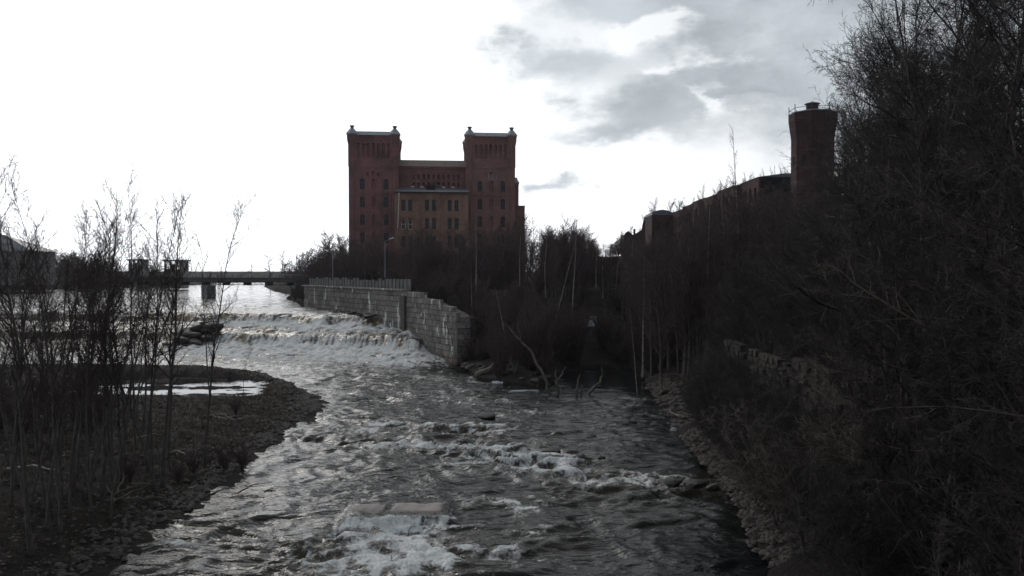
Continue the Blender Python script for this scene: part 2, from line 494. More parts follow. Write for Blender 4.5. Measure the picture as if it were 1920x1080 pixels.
def land_h(X, Y, detail=True):
    X = np.asarray(X, float); Y = np.asarray(Y, float)
    H = river_z(X, Y) - 1.3
    nz = fbm(X / 9.0, Y / 9.0, 4) if detail else 0
    n2 = fbm(X / 1.7, Y / 1.7, 4) if detail else 0
    # island
    Xw = X + 1.3 * fbm(X / 4.0, Y / 4.0, 4); Yw = Y + 1.3 * fbm(X / 4.0 + 50, Y / 4.0, 4)
    Xw = Xw + 0.5 * fbm(X / 1.1, Y / 1.1 + 7, 3)
    s = dist_line(Xw, Yw, ISL, True)
    ins = inside(Xw, Yw, ISL)
    h = 0.1 + np.minimum(s * 0.16, 0.75 + 0.35 * sstep(Y, 75, 60)) + nz * 0.35 * np.minimum(s / 4, 1) + n2 * 0.3 * np.minimum(s, 1)
    pud = sstep(Y, 78.5, 81.5) * (1 - sstep(Y, 95.5, 98.5)) * sstep(X, -52, -48) * (1 - sstep(X, -25.8 - (Y - 80) * 0.22, -24.2 - (Y - 80) * 0.22))
    pn_ = fbm(X / 9.0 + 2, Y / 1.9, 4) - 0.35 * np.exp(-((Y - 84.5) / 2.2) ** 2) - 0.3 * np.exp(-((Y - 91.5) / 1.8) ** 2)
    h = h * (1 - pud) + pud * (0.0 + 0.8 * pn_ + 0.2 * n2)
    H = np.where(ins, np.maximum(h, -0.6), np.maximum(H, np.where(s < 3, 0.1 - s * 0.4, -9)))
    # mill island
    s1 = dist_line(X, Y, SOFT1); s2 = dist_line(X, Y, SOFT2)
    ins = inside(X, Y, MILL)
    h = np.minimum(0.25 + 0.33 * s1, 9.7)
    h = np.minimum(h, 6.0 + 0.75 * s2) + (nz * 0.5 + n2 * 0.15) * np.minimum(s1 / 3, 1)
    sW = dist_line(X, Y, WALLP)
    H = np.where(ins & (sW > 1.1), np.maximum(h, 0.1), H)
    # right bank
    Xr = X + 0.9 * fbm(X / 4.0, Y / 3.0 + 20, 4)
    s = dist_line(Xr, Y, RB)
    ins = inside(Xr, Y, RBP)
    steep = np.interp(s, [0, 1.8, 3.4, 4.1, 9, 40, 200], [0.15, 1.0, 1.6, 8.6, 9.6, 13.5, 17])
    slope = np.interp(s, [0, 3, 8, 16, 30, 60, 200], [0.2, 1.0, 4.4, 9.0, 13.0, 15.5, 18])
    chn = np.interp(s, [0, 3, 10, 22, 45, 200], [0.2, 1.5, 6, 11.0, 15.5, 18])
    t1 = sstep(Y, 60, 66); t2 = sstep(Y, 86, 96)
    h = steep * (1 - t1) + (slope * (1 - t2) + chn * t2) * t1 + nz * 0.6 * np.minimum(s / 3, 1) + n2 * 0.3 * np.minimum(s, 1)
    H = np.where(ins, np.maximum(h, 0.12), H)
    # left far shore
    s = dist_line(X, Y, LB)
    ins = inside(X, Y, LBP)
    H = np.where(ins, np.minimum(6.3 + 0.25 * s, 9.0) + nz * 0.4, H)
    s = np.clip(Y - 470, 0, 200)
    H = np.where(Y > 470, np.maximum(H, np.minimum(6.2 + 0.05 * s, 11) + nz), H)
    return H


def gz(x, y):
    return float(land_h(np.array([x]), np.array([y]))[0])


def axis(segs):
    out = []
    for a, b_, st in segs:
        out += list(np.arange(a, b_, st))
    out.append(segs[-1][1])
    return np.array(out)


def grid_mesh(xs, ys):
    X, Y = np.meshgrid(xs, ys)
    ny, nx = X.shape
    idx = np.arange(nx * ny).reshape(ny, nx)
    Fq = np.stack([idx[:-1, :-1], idx[:-1, 1:], idx[1:, 1:], idx[1:, :-1]], -1).reshape(-1, 4)
    return X, Y, Fq


xs = axis([(-2500, -500, 250), (-500, -130, 10), (-130, -62, 2), (-62, 42, 0.5), (42, 110, 2), (110, 500, 12), (500, 2501, 250)])
ys = axis([(-60, 8, 4), (8, 30, 1), (30, 118, 0.5), (118, 172, 0.8), (172, 240, 1.3), (240, 480, 5), (480, 1000, 20), (1000, 3801, 200)])
X, Y, Fq = grid_mesh(xs, ys)
H = land_h(X, Y)
V = np.stack([X, Y, H], -1).reshape(-1, 3)
land = link('terrain', mesh_np('terrain', V, Fq, [M['soil']], True))
tag(land, 'dark brown river banks and low island ground', kind='structure')

# ------------------------------------------------------------------ river surface
xs = axis([(-700, -130, 6), (-130, -70, 0.9), (-70, -52, 0.36), (-52, 26, 0.2), (26, 60, 2.0)])
ys = axis([(14, 32, 0.4)]).tolist()
y = 32.0
while y < 160:
    ys.append(y); y += max(0.13, min(0.34, y * 0.0030))
while y < 600:
    ys.append(y); y *= 1.009
ys = np.array(sorted(set(ys)))
X, Y, Fq = grid_mesh(xs, ys)
d = fall_d(X, Y)
Z0 = river_z(X, Y)
wx = np.interp(Y, [105, 110, 127, 168, 205], [-4, -7.6, -17, -43.7, -58])
chan = X > 1e6


def blob(x0, y0, sx, sy, rot=0.0):
    c, s_ = math.cos(rot), math.sin(rot)
    u = (X - x0) * c + (Y - y0) * s_; v = -(X - x0) * s_ + (Y - y0) * c
    return np.exp(-(u / sx) ** 2 - (v / sy) ** 2)


wxn = fbm(X / 5.0, Y / 5.0, 3) * 2.5
wyn = fbm(X / 5.0 + 40, Y / 5.0 + 9, 3) * 2.5
calm = sstep(X, 3.5, 9) * sstep(Y, 78, 90)
puddle = sstep(Y, 76, 80) * (1 - sstep(Y, 99, 101)) * sstep(X, -54, -50) * (1 - sstep(X, -25.5 - (Y - 80) * 0.35, -24.5 - (Y - 80) * 0.35))
behind = sstep(X, -34, -48) * (1 - sstep(d, -40, -34))
rap = (blob(-7, 66, 10, 3.2, -0.25) + blob(-8, 60, 9, 2.2, -0.1) + blob(0, 57, 7, 2.2, -0.2) + 1.0 * blob(8.5, 49, 5.0, 2.4, -0.1) + 0.8 * blob(4.5, 50, 4.0, 2.0, -0.5) + 0.5 * blob(-3, 53, 7, 2.5, 0.1) + 0.8 * blob(4, 53, 5, 2, -0.5)
       + 0.9 * blob(-5.5, 37, 4.5, 3.0) + 0.6 * blob(-14, 39, 4, 3) + 0.7 * blob(-6, 35, 5, 3.5) + 0.6 * blob(5, 44, 5, 3.0, -0.3) + 0.4 * blob(-9, 85, 8, 3) + 0.5 * blob(-11, 95, 9, 4) + 0.6 * blob(3, 73, 6, 1.6) + 0.5 * blob(-1, 45, 4, 2, 0.3) + 0.5 * blob(-4, 80, 7, 2.0, 0.2) + 0.5 * blob(2.5, 38.5, 3, 3))
rap = np.clip(rap, 0, 1.3)
amp = 0.48 + 0.6 * rap
amp = amp * (1 - 0.85 * calm) * (1 - puddle) * (1 - 0.6 * behind)
up = sstep(d, -2, 3)
fall = sstep(d, -30, -24) * (1 - sstep(d, -2.6, -0.8))
amp = np.where(chan, 0.12, amp)
amp = amp * (1 - up) + 0.42 * up
amp = amp * (1 - fall) + 0.75 * fall
big = ridged(X / 8.0 + wxn * 0.22, Y / 4.2 + wyn * 0.25, 2) - 0.62
med = ridged(X / 3.4 + wxn * 0.5, Y / 1.7 + wyn * 0.5, 2, 0.4) - 0.62
sml = fbm(X / 0.55, Y / 0.36, 2)
far_fade = 1 / (1 + (Y / 170.0) ** 4)
Zw = Z0 + amp * (0.50 * big + 0.36 * med * far_fade + 0.035 * sml * far_fade)
# hydraulic jumps at the rapids
Zw += 0.35 * rap * (ridged(X / 4.0 + wxn, Y / 1.6 + wyn, 2) - 0.45) * (1 - up)
# water piling over two sunken concrete slabs
SL = [(-7.6, 41.9, 0.95, 0.9), (-5.0, 42.3, 1.5, 0.95)]
for (sx, sy, a, b_) in SL:
    m_ = sstep(np.abs(X - sx), a + 0.6, a - 0.1) * sstep(Y, sy - b_ - 0.75, sy - b_ - 0.25) * (1 - sstep(Y, sy + b_, sy + b_ + 2.5))
    Zw = Zw * (1 - m_) + m_ * (0.36 + 0.05 * sml)
lump = fbm(X / 1.3 + wxn * .3, Y / 1.3, 4)
vst_ = fbm(X / 0.45, Y / 3.5, 3)
face = np.exp(-((d + 2.2) / 1.6) ** 2) + np.exp(-((d + 13.8) / 2.2) ** 2)
Zw += fall * ((0.42 - 0.3 * np.clip(face, 0, 1)) * lump + 0.14 * vst_ * (0.4 + face))
trail = ridged(X / 1.5 + wxn * 1.1, Y / 5.0 + wyn * 0.5, 3, 0.55)
strand = 0.5 * trail + 0.5 * ridged(X / 3.2 + wxn * 1.0, Y / 1.8 + wyn * 1.0, 3, 0.55)
fine = ridged(X / 0.9 + wxn, Y / 0.6 + wyn, 3, 0.6)
crest = sstep(big + 0.7 * med, 0.12, 0.42)
patch = sstep(fbm(X / 8.0 + 7, Y / 6.0, 3), -0.25, 0.2)
foam = 0.55 * sstep(strand, 0.62, 0.86) * (0.1 + 0.9 * patch) + rap * (0.32 + 0.55 * sstep(strand, 0.42, 0.78) + 0.35 * crest) + 0.22 * crest + 0.0 * fine
foam *= 0.55 + 0.45 * sstep(X, 14, -6)
foam *= (1 - 0.75 * calm) * (1 - puddle) * (1 - 0.5 * behind)
# falls
ff = np.interp(d, [-70, -48, -36, -29, -25, -18, -15, -12.5, -9, -7.6, -5, -3.6, -2.2, -0.6, 0.5], [0.12, 0.18, 0.32, 0.62, 0.95, 1.05, 1.0, 0.62, 0.85, 1.0, 1.1, 1.0, 0.55, 0.35, 0.12])
glassy = sstep(fbm(X / 8.0 + 3, Y / 5.0, 4, 0.6), 0.0, 0.35) * (np.exp(-((d + 13) / 2.6) ** 2) + np.exp(-((d + 2.6) / 1.7) ** 2))
vst = fbm(X / 0.45, Y / 3.5, 3)
ff = ff + 0.3 * lump + (0.2 + 0.5 * face) * vst - 0.95 * glassy - 0.35 * sstep(fbm(X / 3.0 + 9, Y / 1.6 + 4, 3), 0.1, 0.45)
ff = ff - 0.9 * np.exp(-((d + 0.4) / 0.7) ** 2)
ff = ff * (0.5 + 0.5 * sstep(X, -64, -44)) - 0.28 * sstep(fbm(X / 4.5 + 31, Y / 3.0, 3), 0.0, 0.35)
foam = np.where(d > -60, np.maximum(foam * (1 - fall), ff * np.where(d > 0.4, 0, 1)), foam)
foam = np.where(up > 0.9, 0.10 * sstep(strand, 0.8, 1.0), foam)
foam = foam + np.where((Y < 41.6) & (Y > 35), 0.5 * blob(-6.0, 39.9, 3.6, 1.9), 0)
for (sx, sy, a, b_) in SL:
    foam *= 1 - 0.8 * sstep(np.abs(X - sx), a + 0.2, a - 0.2) * sstep(np.abs(Y - sy), b_ + 0.2, b_ - 0.1)
    foam += 0.42 * (1 + 1.2 * fbm(X / 0.35, Y / 1.5, 2)) * sstep(np.abs(X - sx), a + 0.5, a - 0.1) * np.exp(-((Y - sy + b_ + 0.55) / 0.42) ** 2)
chs = chan & (Y > 192) & (Y < 199)
foam = np.where(chan, np.where(chs, 1.1, 0.02), foam)
turb = np.clip(glassy * 1.3, 0, 1) * fall + 0.25 * fall + 0.15 * rap * (1 - up)
chop = 0.6 * (1 - 0.75 * calm) * (1 - 0.93 * puddle)
chop = np.where(chan, 0.12, chop)
Hl = land_h(X, Y, False)
keep = (Hl < Zw + 0.9).reshape(-1)
kq = keep[Fq].any(1)
Fq = Fq[kq]
used = np.unique(Fq)
remap = np.full(X.size, -1); remap[used] = np.arange(len(used))
V = np.stack([X, Y, Zw], -1).reshape(-1, 3)[used]
me = mesh_np('river', V, remap[Fq], [M['water']], True)
for nm, arr in (('foam', np.clip(foam, 0, 1.4)), ('turbid', np.clip(turb, 0, 1)), ('chop', chop)):
    at = me.attributes.new(nm, 'FLOAT', 'POINT')
    at.data.foreach_set('value', arr.reshape(-1)[used].astype(np.float32))
river = link('river_water', me)
tag(river, 'dark turbulent river with white foam and falls', kind='structure')

# ------------------------------------------------------------------ the mill building
def arch_pts(cx, z0, w, h, seg=6, flat=False):
    if flat: return [(cx - w / 2, z0), (cx + w / 2, z0), (cx + w / 2, z0 + h), (cx - w / 2, z0 + h)]
    r = w / 2
    p = [(cx - r, z0), (cx + r, z0)]
    for i in range(seg + 1):
        a = math.pi * i / seg
        p.append((cx + r * math.cos(a), z0 + h - r + r * math.sin(a)))
    return p


def facade(name, x0, x1, z0, z1, holes, v0, depth, material, parent):
    """a wall panel with real openings: plane y=v0 (outer), thickness depth into +y"""
    cu = bpy.data.curves.new('tmp_curve', 'CURVE')
    cu.dimensions = '2D'; cu.fill_mode = 'BOTH'; cu.extrude = depth / 2
    for pts in [[(x0, z0), (x1, z0), (x1, z1), (x0, z1)]] + holes:
        sp_ = cu.splines.new('POLY'); sp_.points.add(len(pts) - 1)
        for p, q in zip(sp_.points, pts): p.co = (q[0], q[1], 0, 1)
        sp_.use_cyclic_u = True
    ob = bpy.data.objects.new('tmp_curve', cu); COL.objects.link(ob)
    dg = bpy.context.evaluated_depsgraph_get()
    me = bpy.data.meshes.new_from_object(ob.evaluated_get(dg))
    bpy.data.objects.remove(ob); bpy.data.curves.remove(cu)
    me.transform(Matrix(((1, 0, 0, 0), (0, 0, -1, v0 + depth / 2), (0, 1, 0, 0), (0, 0, 0, 1))))
    me.materials.clear(); me.materials.append(material)
    me.name = name
    return link(name, me, parent)


def window(parent, cx, z0, w, h, v, arched=True, white=False, mull=True):
    f = MB(); t = 0.09
    fm = M['white_paint'] if white else M['frame']
    f.box(cx - w / 2, cx - w / 2 + t, v, v + 0.08, z0, z0 + h * 0.97)
    f.box(cx + w / 2 - t, cx + w / 2, v, v + 0.08, z0, z0 + h * 0.97)
    f.box(cx - w / 2 + t, cx + w / 2 - t, v, v + 0.08, z0, z0 + t)
    f.box(cx - w / 2 + t, cx + w / 2 - t, v, v + 0.08, z0 + h * 0.62, z0 + h * 0.62 + t)
    if mull: f.box(cx - t / 2, cx + t / 2, v + 0.01, v + 0.07, z0 + t, z0 + h * 0.62)
    if not white: f.box(cx - t / 2, cx + t / 2, v + 0.01, v + 0.07, z0 + h * 0.62 + t, z0 + h * 0.96)
    wn = f.build('window', fm, parent)
    if white: wn['label'] = 'window with a white frame'
    pts = arch_pts(cx, z0, w, h, flat=not arched)
    me = bpy.data.meshes.new('pane')
    n = len(pts)
    me.from_pydata([(x, v + 0.05, z) for x, z in pts] + [(x, v + 0.09, z) for x, z in pts], [],
                   [tuple(range(n)), tuple(range(2 * n - 1, n - 1, -1))] + [(i, i + n, (i + 1) % n + n, (i + 1) % n) for i in range(n)])
    me.materials.append(M['glass'] if random.random() < 0.85 else M['void'])
    link('pane', me, wn)
    return wn


mill = empty('brick_mill', (-19.6, 200.0, 0), R(5.6))
tag(mill, 'red brick mill with two tall square towers above the bare trees', 'factory')
ZB = 8.6


def tower(cx, x0, x1, ztop, zrow, brick, mirror):
    w = x1 - x0
    holes = []; wins = []
    na = 7
    for i in range(na):                                   # blind arcade under the cornice
        ax = cx - 3.65 + i * 1.217
        holes.append(arch_pts(ax, ztop - 6.6, 0.78, 3.6))
    for i in (-1, 0, 1):                                  # three little round headed openings
        holes.append(arch_pts(cx + i * 1.3 - (0.0 if mirror else 0.1), ztop - 11.2, 0.62, 0.95 if i else 1.3))
    for k in range(6):
        zr = zrow - 4.42 * k
        for off, blind in ((-2.75, False), (0.1, True), (3.05, False)):
            holes.append(arch_pts(cx + off, zr, 1.15 if not blind else 1.0, 2.75))
            if not blind: wins.append((cx + off, zr))
    facade('tower_wall', x0 + 1.3, x1 - 1.3, ZB, ztop - 1.1, holes, 0.0, 0.48, brick, mill)
    MB().box(x0 + 0.5, x1 - 0.5, 0.485, 12.6, ZB, ztop - 0.6).build('tower_core', brick, mill)
    for cxn, zr in wins: window(mill, cxn, zr + 0.01, 1.12, 2.7, 0.2)
    # string courses and cornice
    MB().box(x0 + 1.31, x1 - 1.31, -0.10, 0.0, ztop - 9.1, ztop - 8.8).build('string_course', brick, mill)
    MB().box(x0 + 1.31, x1 - 1.31, -0.12, 0.0, ztop - 2.3, ztop - 2.0).build('string_course', brick, mill)
    MB().box(x0 + 1.31, x1 - 1.31, -0.10, 0.0, zrow + 3.2 - 4.42 * 1 + 0.15, zrow + 3.2 - 4.42 + 0.32).build('string_course', brick, mill)
    for i in range(14):
        xx = x0 + 1.55 + i * (w - 3.1) / 13.0
        MB().box(xx - 0.16, xx + 0.16, -0.22, -0.001, ztop - 1.75, ztop - 1.12).build('corbel', brick, mill)
    # hipped metal roof with a straight front edge
    x_a, x_b = x0 + 1.0, x1 - 1.0
    r = MB()
    r.add([(x_a, -0.35, ztop - 1.05), (x_b, -0.35, ztop - 1.05), (x_b, 12.9, ztop - 1.05), (x_a, 12.9, ztop - 1.05),
           (x_a + 0.1, 0.9, ztop + 0.05), (x_b - 0.1, 0.9, ztop + 0.05), (x_b - 0.1, 12.0, ztop + 0.05), (x_a + 0.1, 12.0, ztop + 0.05)],
          [(0, 3, 2, 1), (4, 5, 6, 7), (0, 1, 5, 4), (1, 2, 6, 5), (2, 3, 7, 6), (3, 0, 4, 7)])
    r.build('tower_roof', M['metal_grey'], mill)
    for tx in (x0 + 0.72, x1 - 0.72):
        for ty in (0.55, 12.4):
            t = MB(); t.prism(tx, ty, [(ZB, 0.95), (ztop - 8.9, 0.95), (ztop - 8.6, 1.05), (ztop - 3.4, 1.05), (ztop - 2.2, 1.3), (ztop - 0.9, 1.38)], 8)
            tt = t.build('turret', brick, mill)
            c = MB(); c.prism(tx, ty, [(ztop - 0.89, 1.52), (ztop - 0.6, 1.52), (ztop + 0.25, 0.85), (ztop + 0.5, 0.6), (ztop + 0.6, 0.55)], 8)
            c.build('turret_cap', M['metal_grey'], tt)
            c = MB(); c.box(tx - 0.36, tx + 0.36, ty - 0.36, ty + 0.36, ztop + 0.61, ztop + 1.1); c.box(tx - 0.52, tx + 0.52, ty - 0.52, ty + 0.52, ztop + 1.1, ztop + 1.35)
            c.build('finial', M['slate'], tt)
    # side wall bays
    for yy in (3.6, 6.4, 9.2):
        for k in range(5):
            for xs_, sgn in ((x1 - 0.5, 1),):
                MB().box(xs_ + 0.001, xs_ + 0.05, yy - 0.5, yy + 0.5, zrow - 4.42 * k, zrow - 4.42 * k + 2.6).build('blind_panel', M['void'], mill)


tower(-14.75, -20.7, -8.8, 47.6, 33.15, M['brick'], False)
tower(14.35, 8.35, 20.35, 47.75, 32.85, M['brick2'], True)
# aerial on the left tower
MB().box(-15.8, -15.75, 4, 4.05, 47.66, 51.0).build('aerial', M['dark_metal'], mill)
# date on the right tower
for i, chx in enumerate('1883'):
    cu = bpy.data.curves.new('digit', 'FONT'); cu.body = chx; cu.size = 2.0; cu.extrude = 0.03; cu.align_x = 'CENTER'
    ob = bpy.data.objects.new('digit', cu); COL.objects.link(ob)
    me = bpy.data.meshes.new_from_object(ob.evaluated_get(bpy.context.evaluated_depsgraph_get()))
    bpy.data.objects.remove(ob)
    me.materials.clear(); me.materials.append(M['concrete'])
    link('date_digit', me, mill, loc=(14.3 - 1.35 + i * 0.9, -0.05, 35.95), rot=(R(90), 0, 0), scl=(0.72, 1, 1))
# centre range
holes = []
for i in range(10):
    ax = -5.0 + i * 1.27
    for zr in (36.4, 34.2):
        holes.append(arch_pts(ax, zr, 0.62, 1.25 if zr > 35 else 1.4))
facade('centre_wall', -8.85, 8.4, ZB, 39.6, holes, 5.0, 0.7, M['brick'], mill)
MB().box(-8.83, 8.38, 5.701, 15.5, ZB, 39.55).build('centre_core', M['brick'], mill)
MB().box(-8.84, 8.39, 4.75, 4.999, 39.1, 39.5).build('string_course', M['brick'], mill)
r = MB(); r.add([(-8.86, 4.6, 39.6), (8.41, 4.6, 39.6), (8.41, 16, 39.6), (-8.86, 16, 39.6), (-8.86, 8.6, 41.75), (8.41, 8.6, 41.75), (8.41, 12.6, 41.75), (-8.86, 12.6, 41.75)],
                [(0, 3, 2, 1), (4, 5, 6, 7), (0, 1, 5, 4), (1, 2, 6, 5), (2, 3, 7, 6), (3, 0, 4, 7)])
r.build('centre_roof', simple('rusty_roof', (0.10, 0.075, 0.065), (0.17, 0.13, 0.11), 0.6, 0.7), mill)
# lower annex in front
holes = []; wins = []
for k in range(6):
    for pc in (-6.42, -0.72, 4.75):
        for off in (-0.83, 0.83):
            zr = 27.5 - 4.42 * k
            holes.append(arch_pts(pc + off, zr, 0.98, 2.75, flat=True)); wins.append((pc + off, zr, k))
AX0, AX1, AV = -9.35, 8.5, -5.5
facade('annex_wall', AX0 + 0.02, AX1 - 0.02, ZB, 31.9, holes, AV, 0.38, M['brick3'], mill)
MB().box(AX0 + 0.03, AX1 - 0.03, AV + 0.385, 0.38, ZB, 31.88).build('annex_core', M['brick3'], mill)
for i, (wx_, zr, k) in enumerate(wins):
    wh = (k == 1 and wx_ < -5)
    window(mill, wx_, zr + 0.01, 0.96, 2.7 if not wh else 1.9, AV + 0.14, False, wh, not wh)
MB().box(AX1 - 1.2, AX1, AV - 0.12, AV - 0.001, ZB, 31.8).build('corner_strip', M['brick3'], mill)
MB().box(AX0, AX0 + 1.2, AV - 0.12, AV - 0.001, ZB, 31.8).build('corner_strip', M['brick3'], mill)
r = MB(); r.add([(AX0 - 0.3, AV - 0.5, 31.92), (AX1 + 0.3, AV - 0.5, 31.92), (AX1 + 0.0, 4.7, 34.05), (AX0 + 0.4, 4.7, 34.05),
                 (AX0 - 0.3, AV - 0.5, 32.1), (AX1 + 0.3, AV - 0.5, 32.1), (AX1 + 0.0, 4.7, 34.25), (AX0 + 0.4, 4.7, 34.25)],
                [(0, 3, 2, 1), (4, 5, 6, 7), (0, 1, 5, 4), (1, 2, 6, 5), (2, 3, 7, 6), (3, 0, 4, 7)])
rf = r.build('annex_roof', M['slate'], mill)
MB().box(AX0 - 0.3, AX1 + 0.3, AV - 0.68, AV - 0.502, 31.95, 32.15).build('gutter', M['dark_metal'], rf)
MB().box(-1.9, 0.35, -0.6, 3.0, 33.2, 34.35).build('roof_hatch', M['void'], rf)
for sx in (-5.3, -2.9, 2.6, 5.0):
    MB().box(sx - 0.4, sx + 0.4, 4.4, 4.65, 34.26, 34.5).build('snow_patch', M['white_paint'], rf)
p = MB(); p.bar((AX0 + 1.1, AV - 0.3, 31.3), (AX0 + 0.75, AV - 0.3, 23.3), 0.17); p.bar((AX0 + 1.1, AV - 0.35, 31.9), (AX0 + 1.1, AV - 0.3, 31.2), 0.3)
dp = p.build('downpipe', M['white_paint'], mill); dp['label'] = 'white downpipe on the annex corner'
# rear range to the right of the right tower
MB().box(20.0, 22.3, 12.7, 34, ZB, 36.0).build('rear_wall', M['brick2'], mill)
t = MB(); t.prism(22.2, 14.0, [(ZB, 0.7), (36.0, 0.7), (36.6, 0.85)], 8); tt = t.build('turret', M['brick2'], mill)
c = MB(); c.prism(22.2, 14.0, [(36.61, 0.9), (36.8, 0.9), (37.6, 0.4), (37.9, 0.3), (38.1, 0.35)], 8); c.build('turret_cap', M['metal_grey'], tt)
MB().box(19.9, 23.4, 4.0, 12.0, ZB, 29.6).build('side_block', M['brick2'], mill)
MB().box(19.85, 23.55, 3.85, 12.1, 29.61, 29.8).build('side_block_roof', M['slate'], mill)
for zz_ in (14.5, 19, 23.5):
    MB().box(23.401, 23.44, 6.5, 7.6, zz_, zz_ + 2.4).build('blind_panel', M['void'], mill)

# ------------------------------------------------------------------ right bank factory, tower and ruins
hall = empty('factory_hall', (47, 156, 0))
tag(hall, 'long dark brick factory with a stepped roofline receding along the wooded right bank', 'factory')
n = 6
steps = [(0, 13, 31.3, 1.0), (13, 27, 31.0, -0.2), (27, 40, 30.7, 0.1), (40, 54, 30.9, 0.2), (54, 66, 30.6, 0.3), (66, 80, 30.2, 0.4)]
for y0, y1, zt, dxx in steps:
    holes = []
    for k in range(3):
        yy = y0 + 2.2
        while yy < y1 - 1.6:
            holes.append(arch_pts(yy, zt - 4.6 - 4.2 * k, 1.5, 2.8)); yy += 3.3
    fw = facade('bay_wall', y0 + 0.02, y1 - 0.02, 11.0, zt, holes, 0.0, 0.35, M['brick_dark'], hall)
    fw.rotation_euler = (0, 0, R(90)); fw.location = (0, 0, 0)   # u along +Y
    fw.scale = (1, -1, 1) if False else (1, 1, 1)
    fw.location = (dxx + 0.35, 0, 0)
    MB().box(dxx + 0.36, dxx + 16, y0, y1, 11.0, zt - 0.02).build('bay', M['void'], hall)
    MB().add([(dxx - 0.15, y0, zt), (dxx + 16, y0, zt), (dxx + 16, y1, zt), (dxx - 0.15, y1, zt), (dxx + 5, y0, zt + 0.7), (dxx + 11, y0, zt + 0.7), (dxx + 11, y1, zt + 0.7), (dxx + 5, y1, zt + 0.7)],
             [(0, 3, 2, 1), (4, 5, 6, 7), (0, 1, 5, 4), (1, 2, 6, 5), (2, 3, 7, 6), (3, 0, 4, 7)]).build('bay_roof', M['slate'], hall)

oct_t = empty('octagonal_tower', (52.4, 140, 0))
tag(oct_t, 'dark red octagonal brick tower with flared top and small lantern among branches', 'tower')
ZT = zz(216, 140)
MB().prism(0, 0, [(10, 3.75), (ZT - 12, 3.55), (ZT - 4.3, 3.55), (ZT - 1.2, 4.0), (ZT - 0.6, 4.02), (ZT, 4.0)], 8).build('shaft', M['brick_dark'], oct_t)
MB().prism(0, 0, [(ZT, 4.1), (ZT + 0.15, 4.1), (ZT + 0.75, 1.5)], 8).build('roof', M['slate'], oct_t)
ln = MB().prism(-0.1, 0, [(ZT + 0.5, 1.02), (ZT + 1.75, 1.02)], 8).build('lantern', M['brick_dark'], oct_t)
MB().prism(-0.1, 0, [(ZT + 1.76, 1.35), (ZT + 1.86, 1.35), (ZT + 2.15, 0.3)], 8).build('lantern_roof', M['slate'], ln)
MB().box(-0.95, -0.45, -1.12, -0.9, ZT + 1.0, ZT + 1.6).build('opening', M['void'], ln)
for i in range(8):
    a = math.pi / 8 + i * math.pi / 4; a2 = a + math.pi / 4
    MB().bar((3.9 * math.cos(a), 3.9 * math.sin(a), ZT + 0.1), (3.95 * math.cos(a), 3.95 * math.sin(a), ZT + 1.5), 0.11).build('railing_post', M['dark_metal'], oct_t)
    MB().bar((3.9 * math.cos(a), 3.9 * math.sin(a), ZT + 0.85), (3.9 * math.cos(a2), 3.9 * math.sin(a2), ZT + 0.85), 0.07).build('rail', M['dark_metal'], oct_t)
for i in range(8):
    a = i * math.pi / 4
    for zo in (ZT - 9, ZT - 15):
        o = MB().box(-0.35, 0.35, -0.06, 0.06, 0, 1.6).build('slit_window', M['void'], oct_t, loc=(3.3 * math.cos(a), 3.3 * math.sin(a), zo), rot=(0, 0, a + math.pi / 2))

eb = empty('end_block', (xz(1222, 238), 238, 0))
tag(eb, 'brick block with low arched gable at the far end of the long factory', 'building')
zt = zz(403, 238)
wd = xz(1264, 238) - xz(1222, 238)
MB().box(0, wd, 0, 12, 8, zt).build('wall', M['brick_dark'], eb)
pts = [(0, 0)] + [(wd * t, 1.5 * math.sin(math.pi * (0.12 + 0.82 * t)) ** 0.8) for t in np.linspace(0.0, 1, 9)] + [(wd, 0)]
MB().add([(x, -0.15, zt + z) for x, z in pts] + [(x, 12, zt + z) for x, z in pts],
         [tuple(range(len(pts))), tuple(range(2 * len(pts) - 1, len(pts) - 1, -1))] + [(i, i + len(pts), (i + 1) % len(pts) + len(pts), (i + 1) % len(pts)) for i in range(len(pts))]).build('gable_roof', M['slate'], eb)
for k in range(3):
    for j in range(2):
        MB().box(1.5 + j * 2.6, 2.5 + j * 2.6, -0.05, -0.001, zt - 4.4 - 4 * k, zt - 2.2 - 4 * k).build('window', M['void'], eb)

ru = empty('ruined_gable_house', (xz(1170, 262), 262, 0))
tag(ru, 'ruined brick house with broken gables and two chimney stacks showing sky through a gap', 'building')
sc_ = 262 / F
prof = [(1170, 560), (1170, 446), (1172, 437), (1178, 433), (1184, 438), (1186, 440), (1191, 440), (1193, 437), (1203, 431), (1206, 415), (1222, 416), (1228, 416), (1228, 445), (1211, 450), (1210, 472), (1228, 474), (1228, 560)]
pp = [((px - 1170) * sc_, zz(py, 262)) for px, py in prof]
MB().add([(x, 0, z) for x, z in pp] + [(x, 0.8, z) for x, z in pp],
         [tuple(range(len(pp))), tuple(range(2 * len(pp) - 1, len(pp) - 1, -1))] + [(i, i + len(pp), (i + 1) % len(pp) + len(pp), (i + 1) % len(pp)) for i in range(len(pp))]).build('front_wall', M['brick_dark'], ru)
MB().box(0, 0.8, 0.81, 9, 5, zz(440, 262)).build('side_wall', M['brick_dark'], ru)
MB().box(18 * sc_, 21.5 * sc_, 0.2, 1.0, zz(440, 262) - 1, zz(429, 262)).build('chimney', M['brick_dark'], ru)
MB().box(38 * sc_, 43 * sc_, 0.2, 1.2, zz(416, 262) - 1, zz(406, 262)).build('chimney', M['brick_dark'], ru)

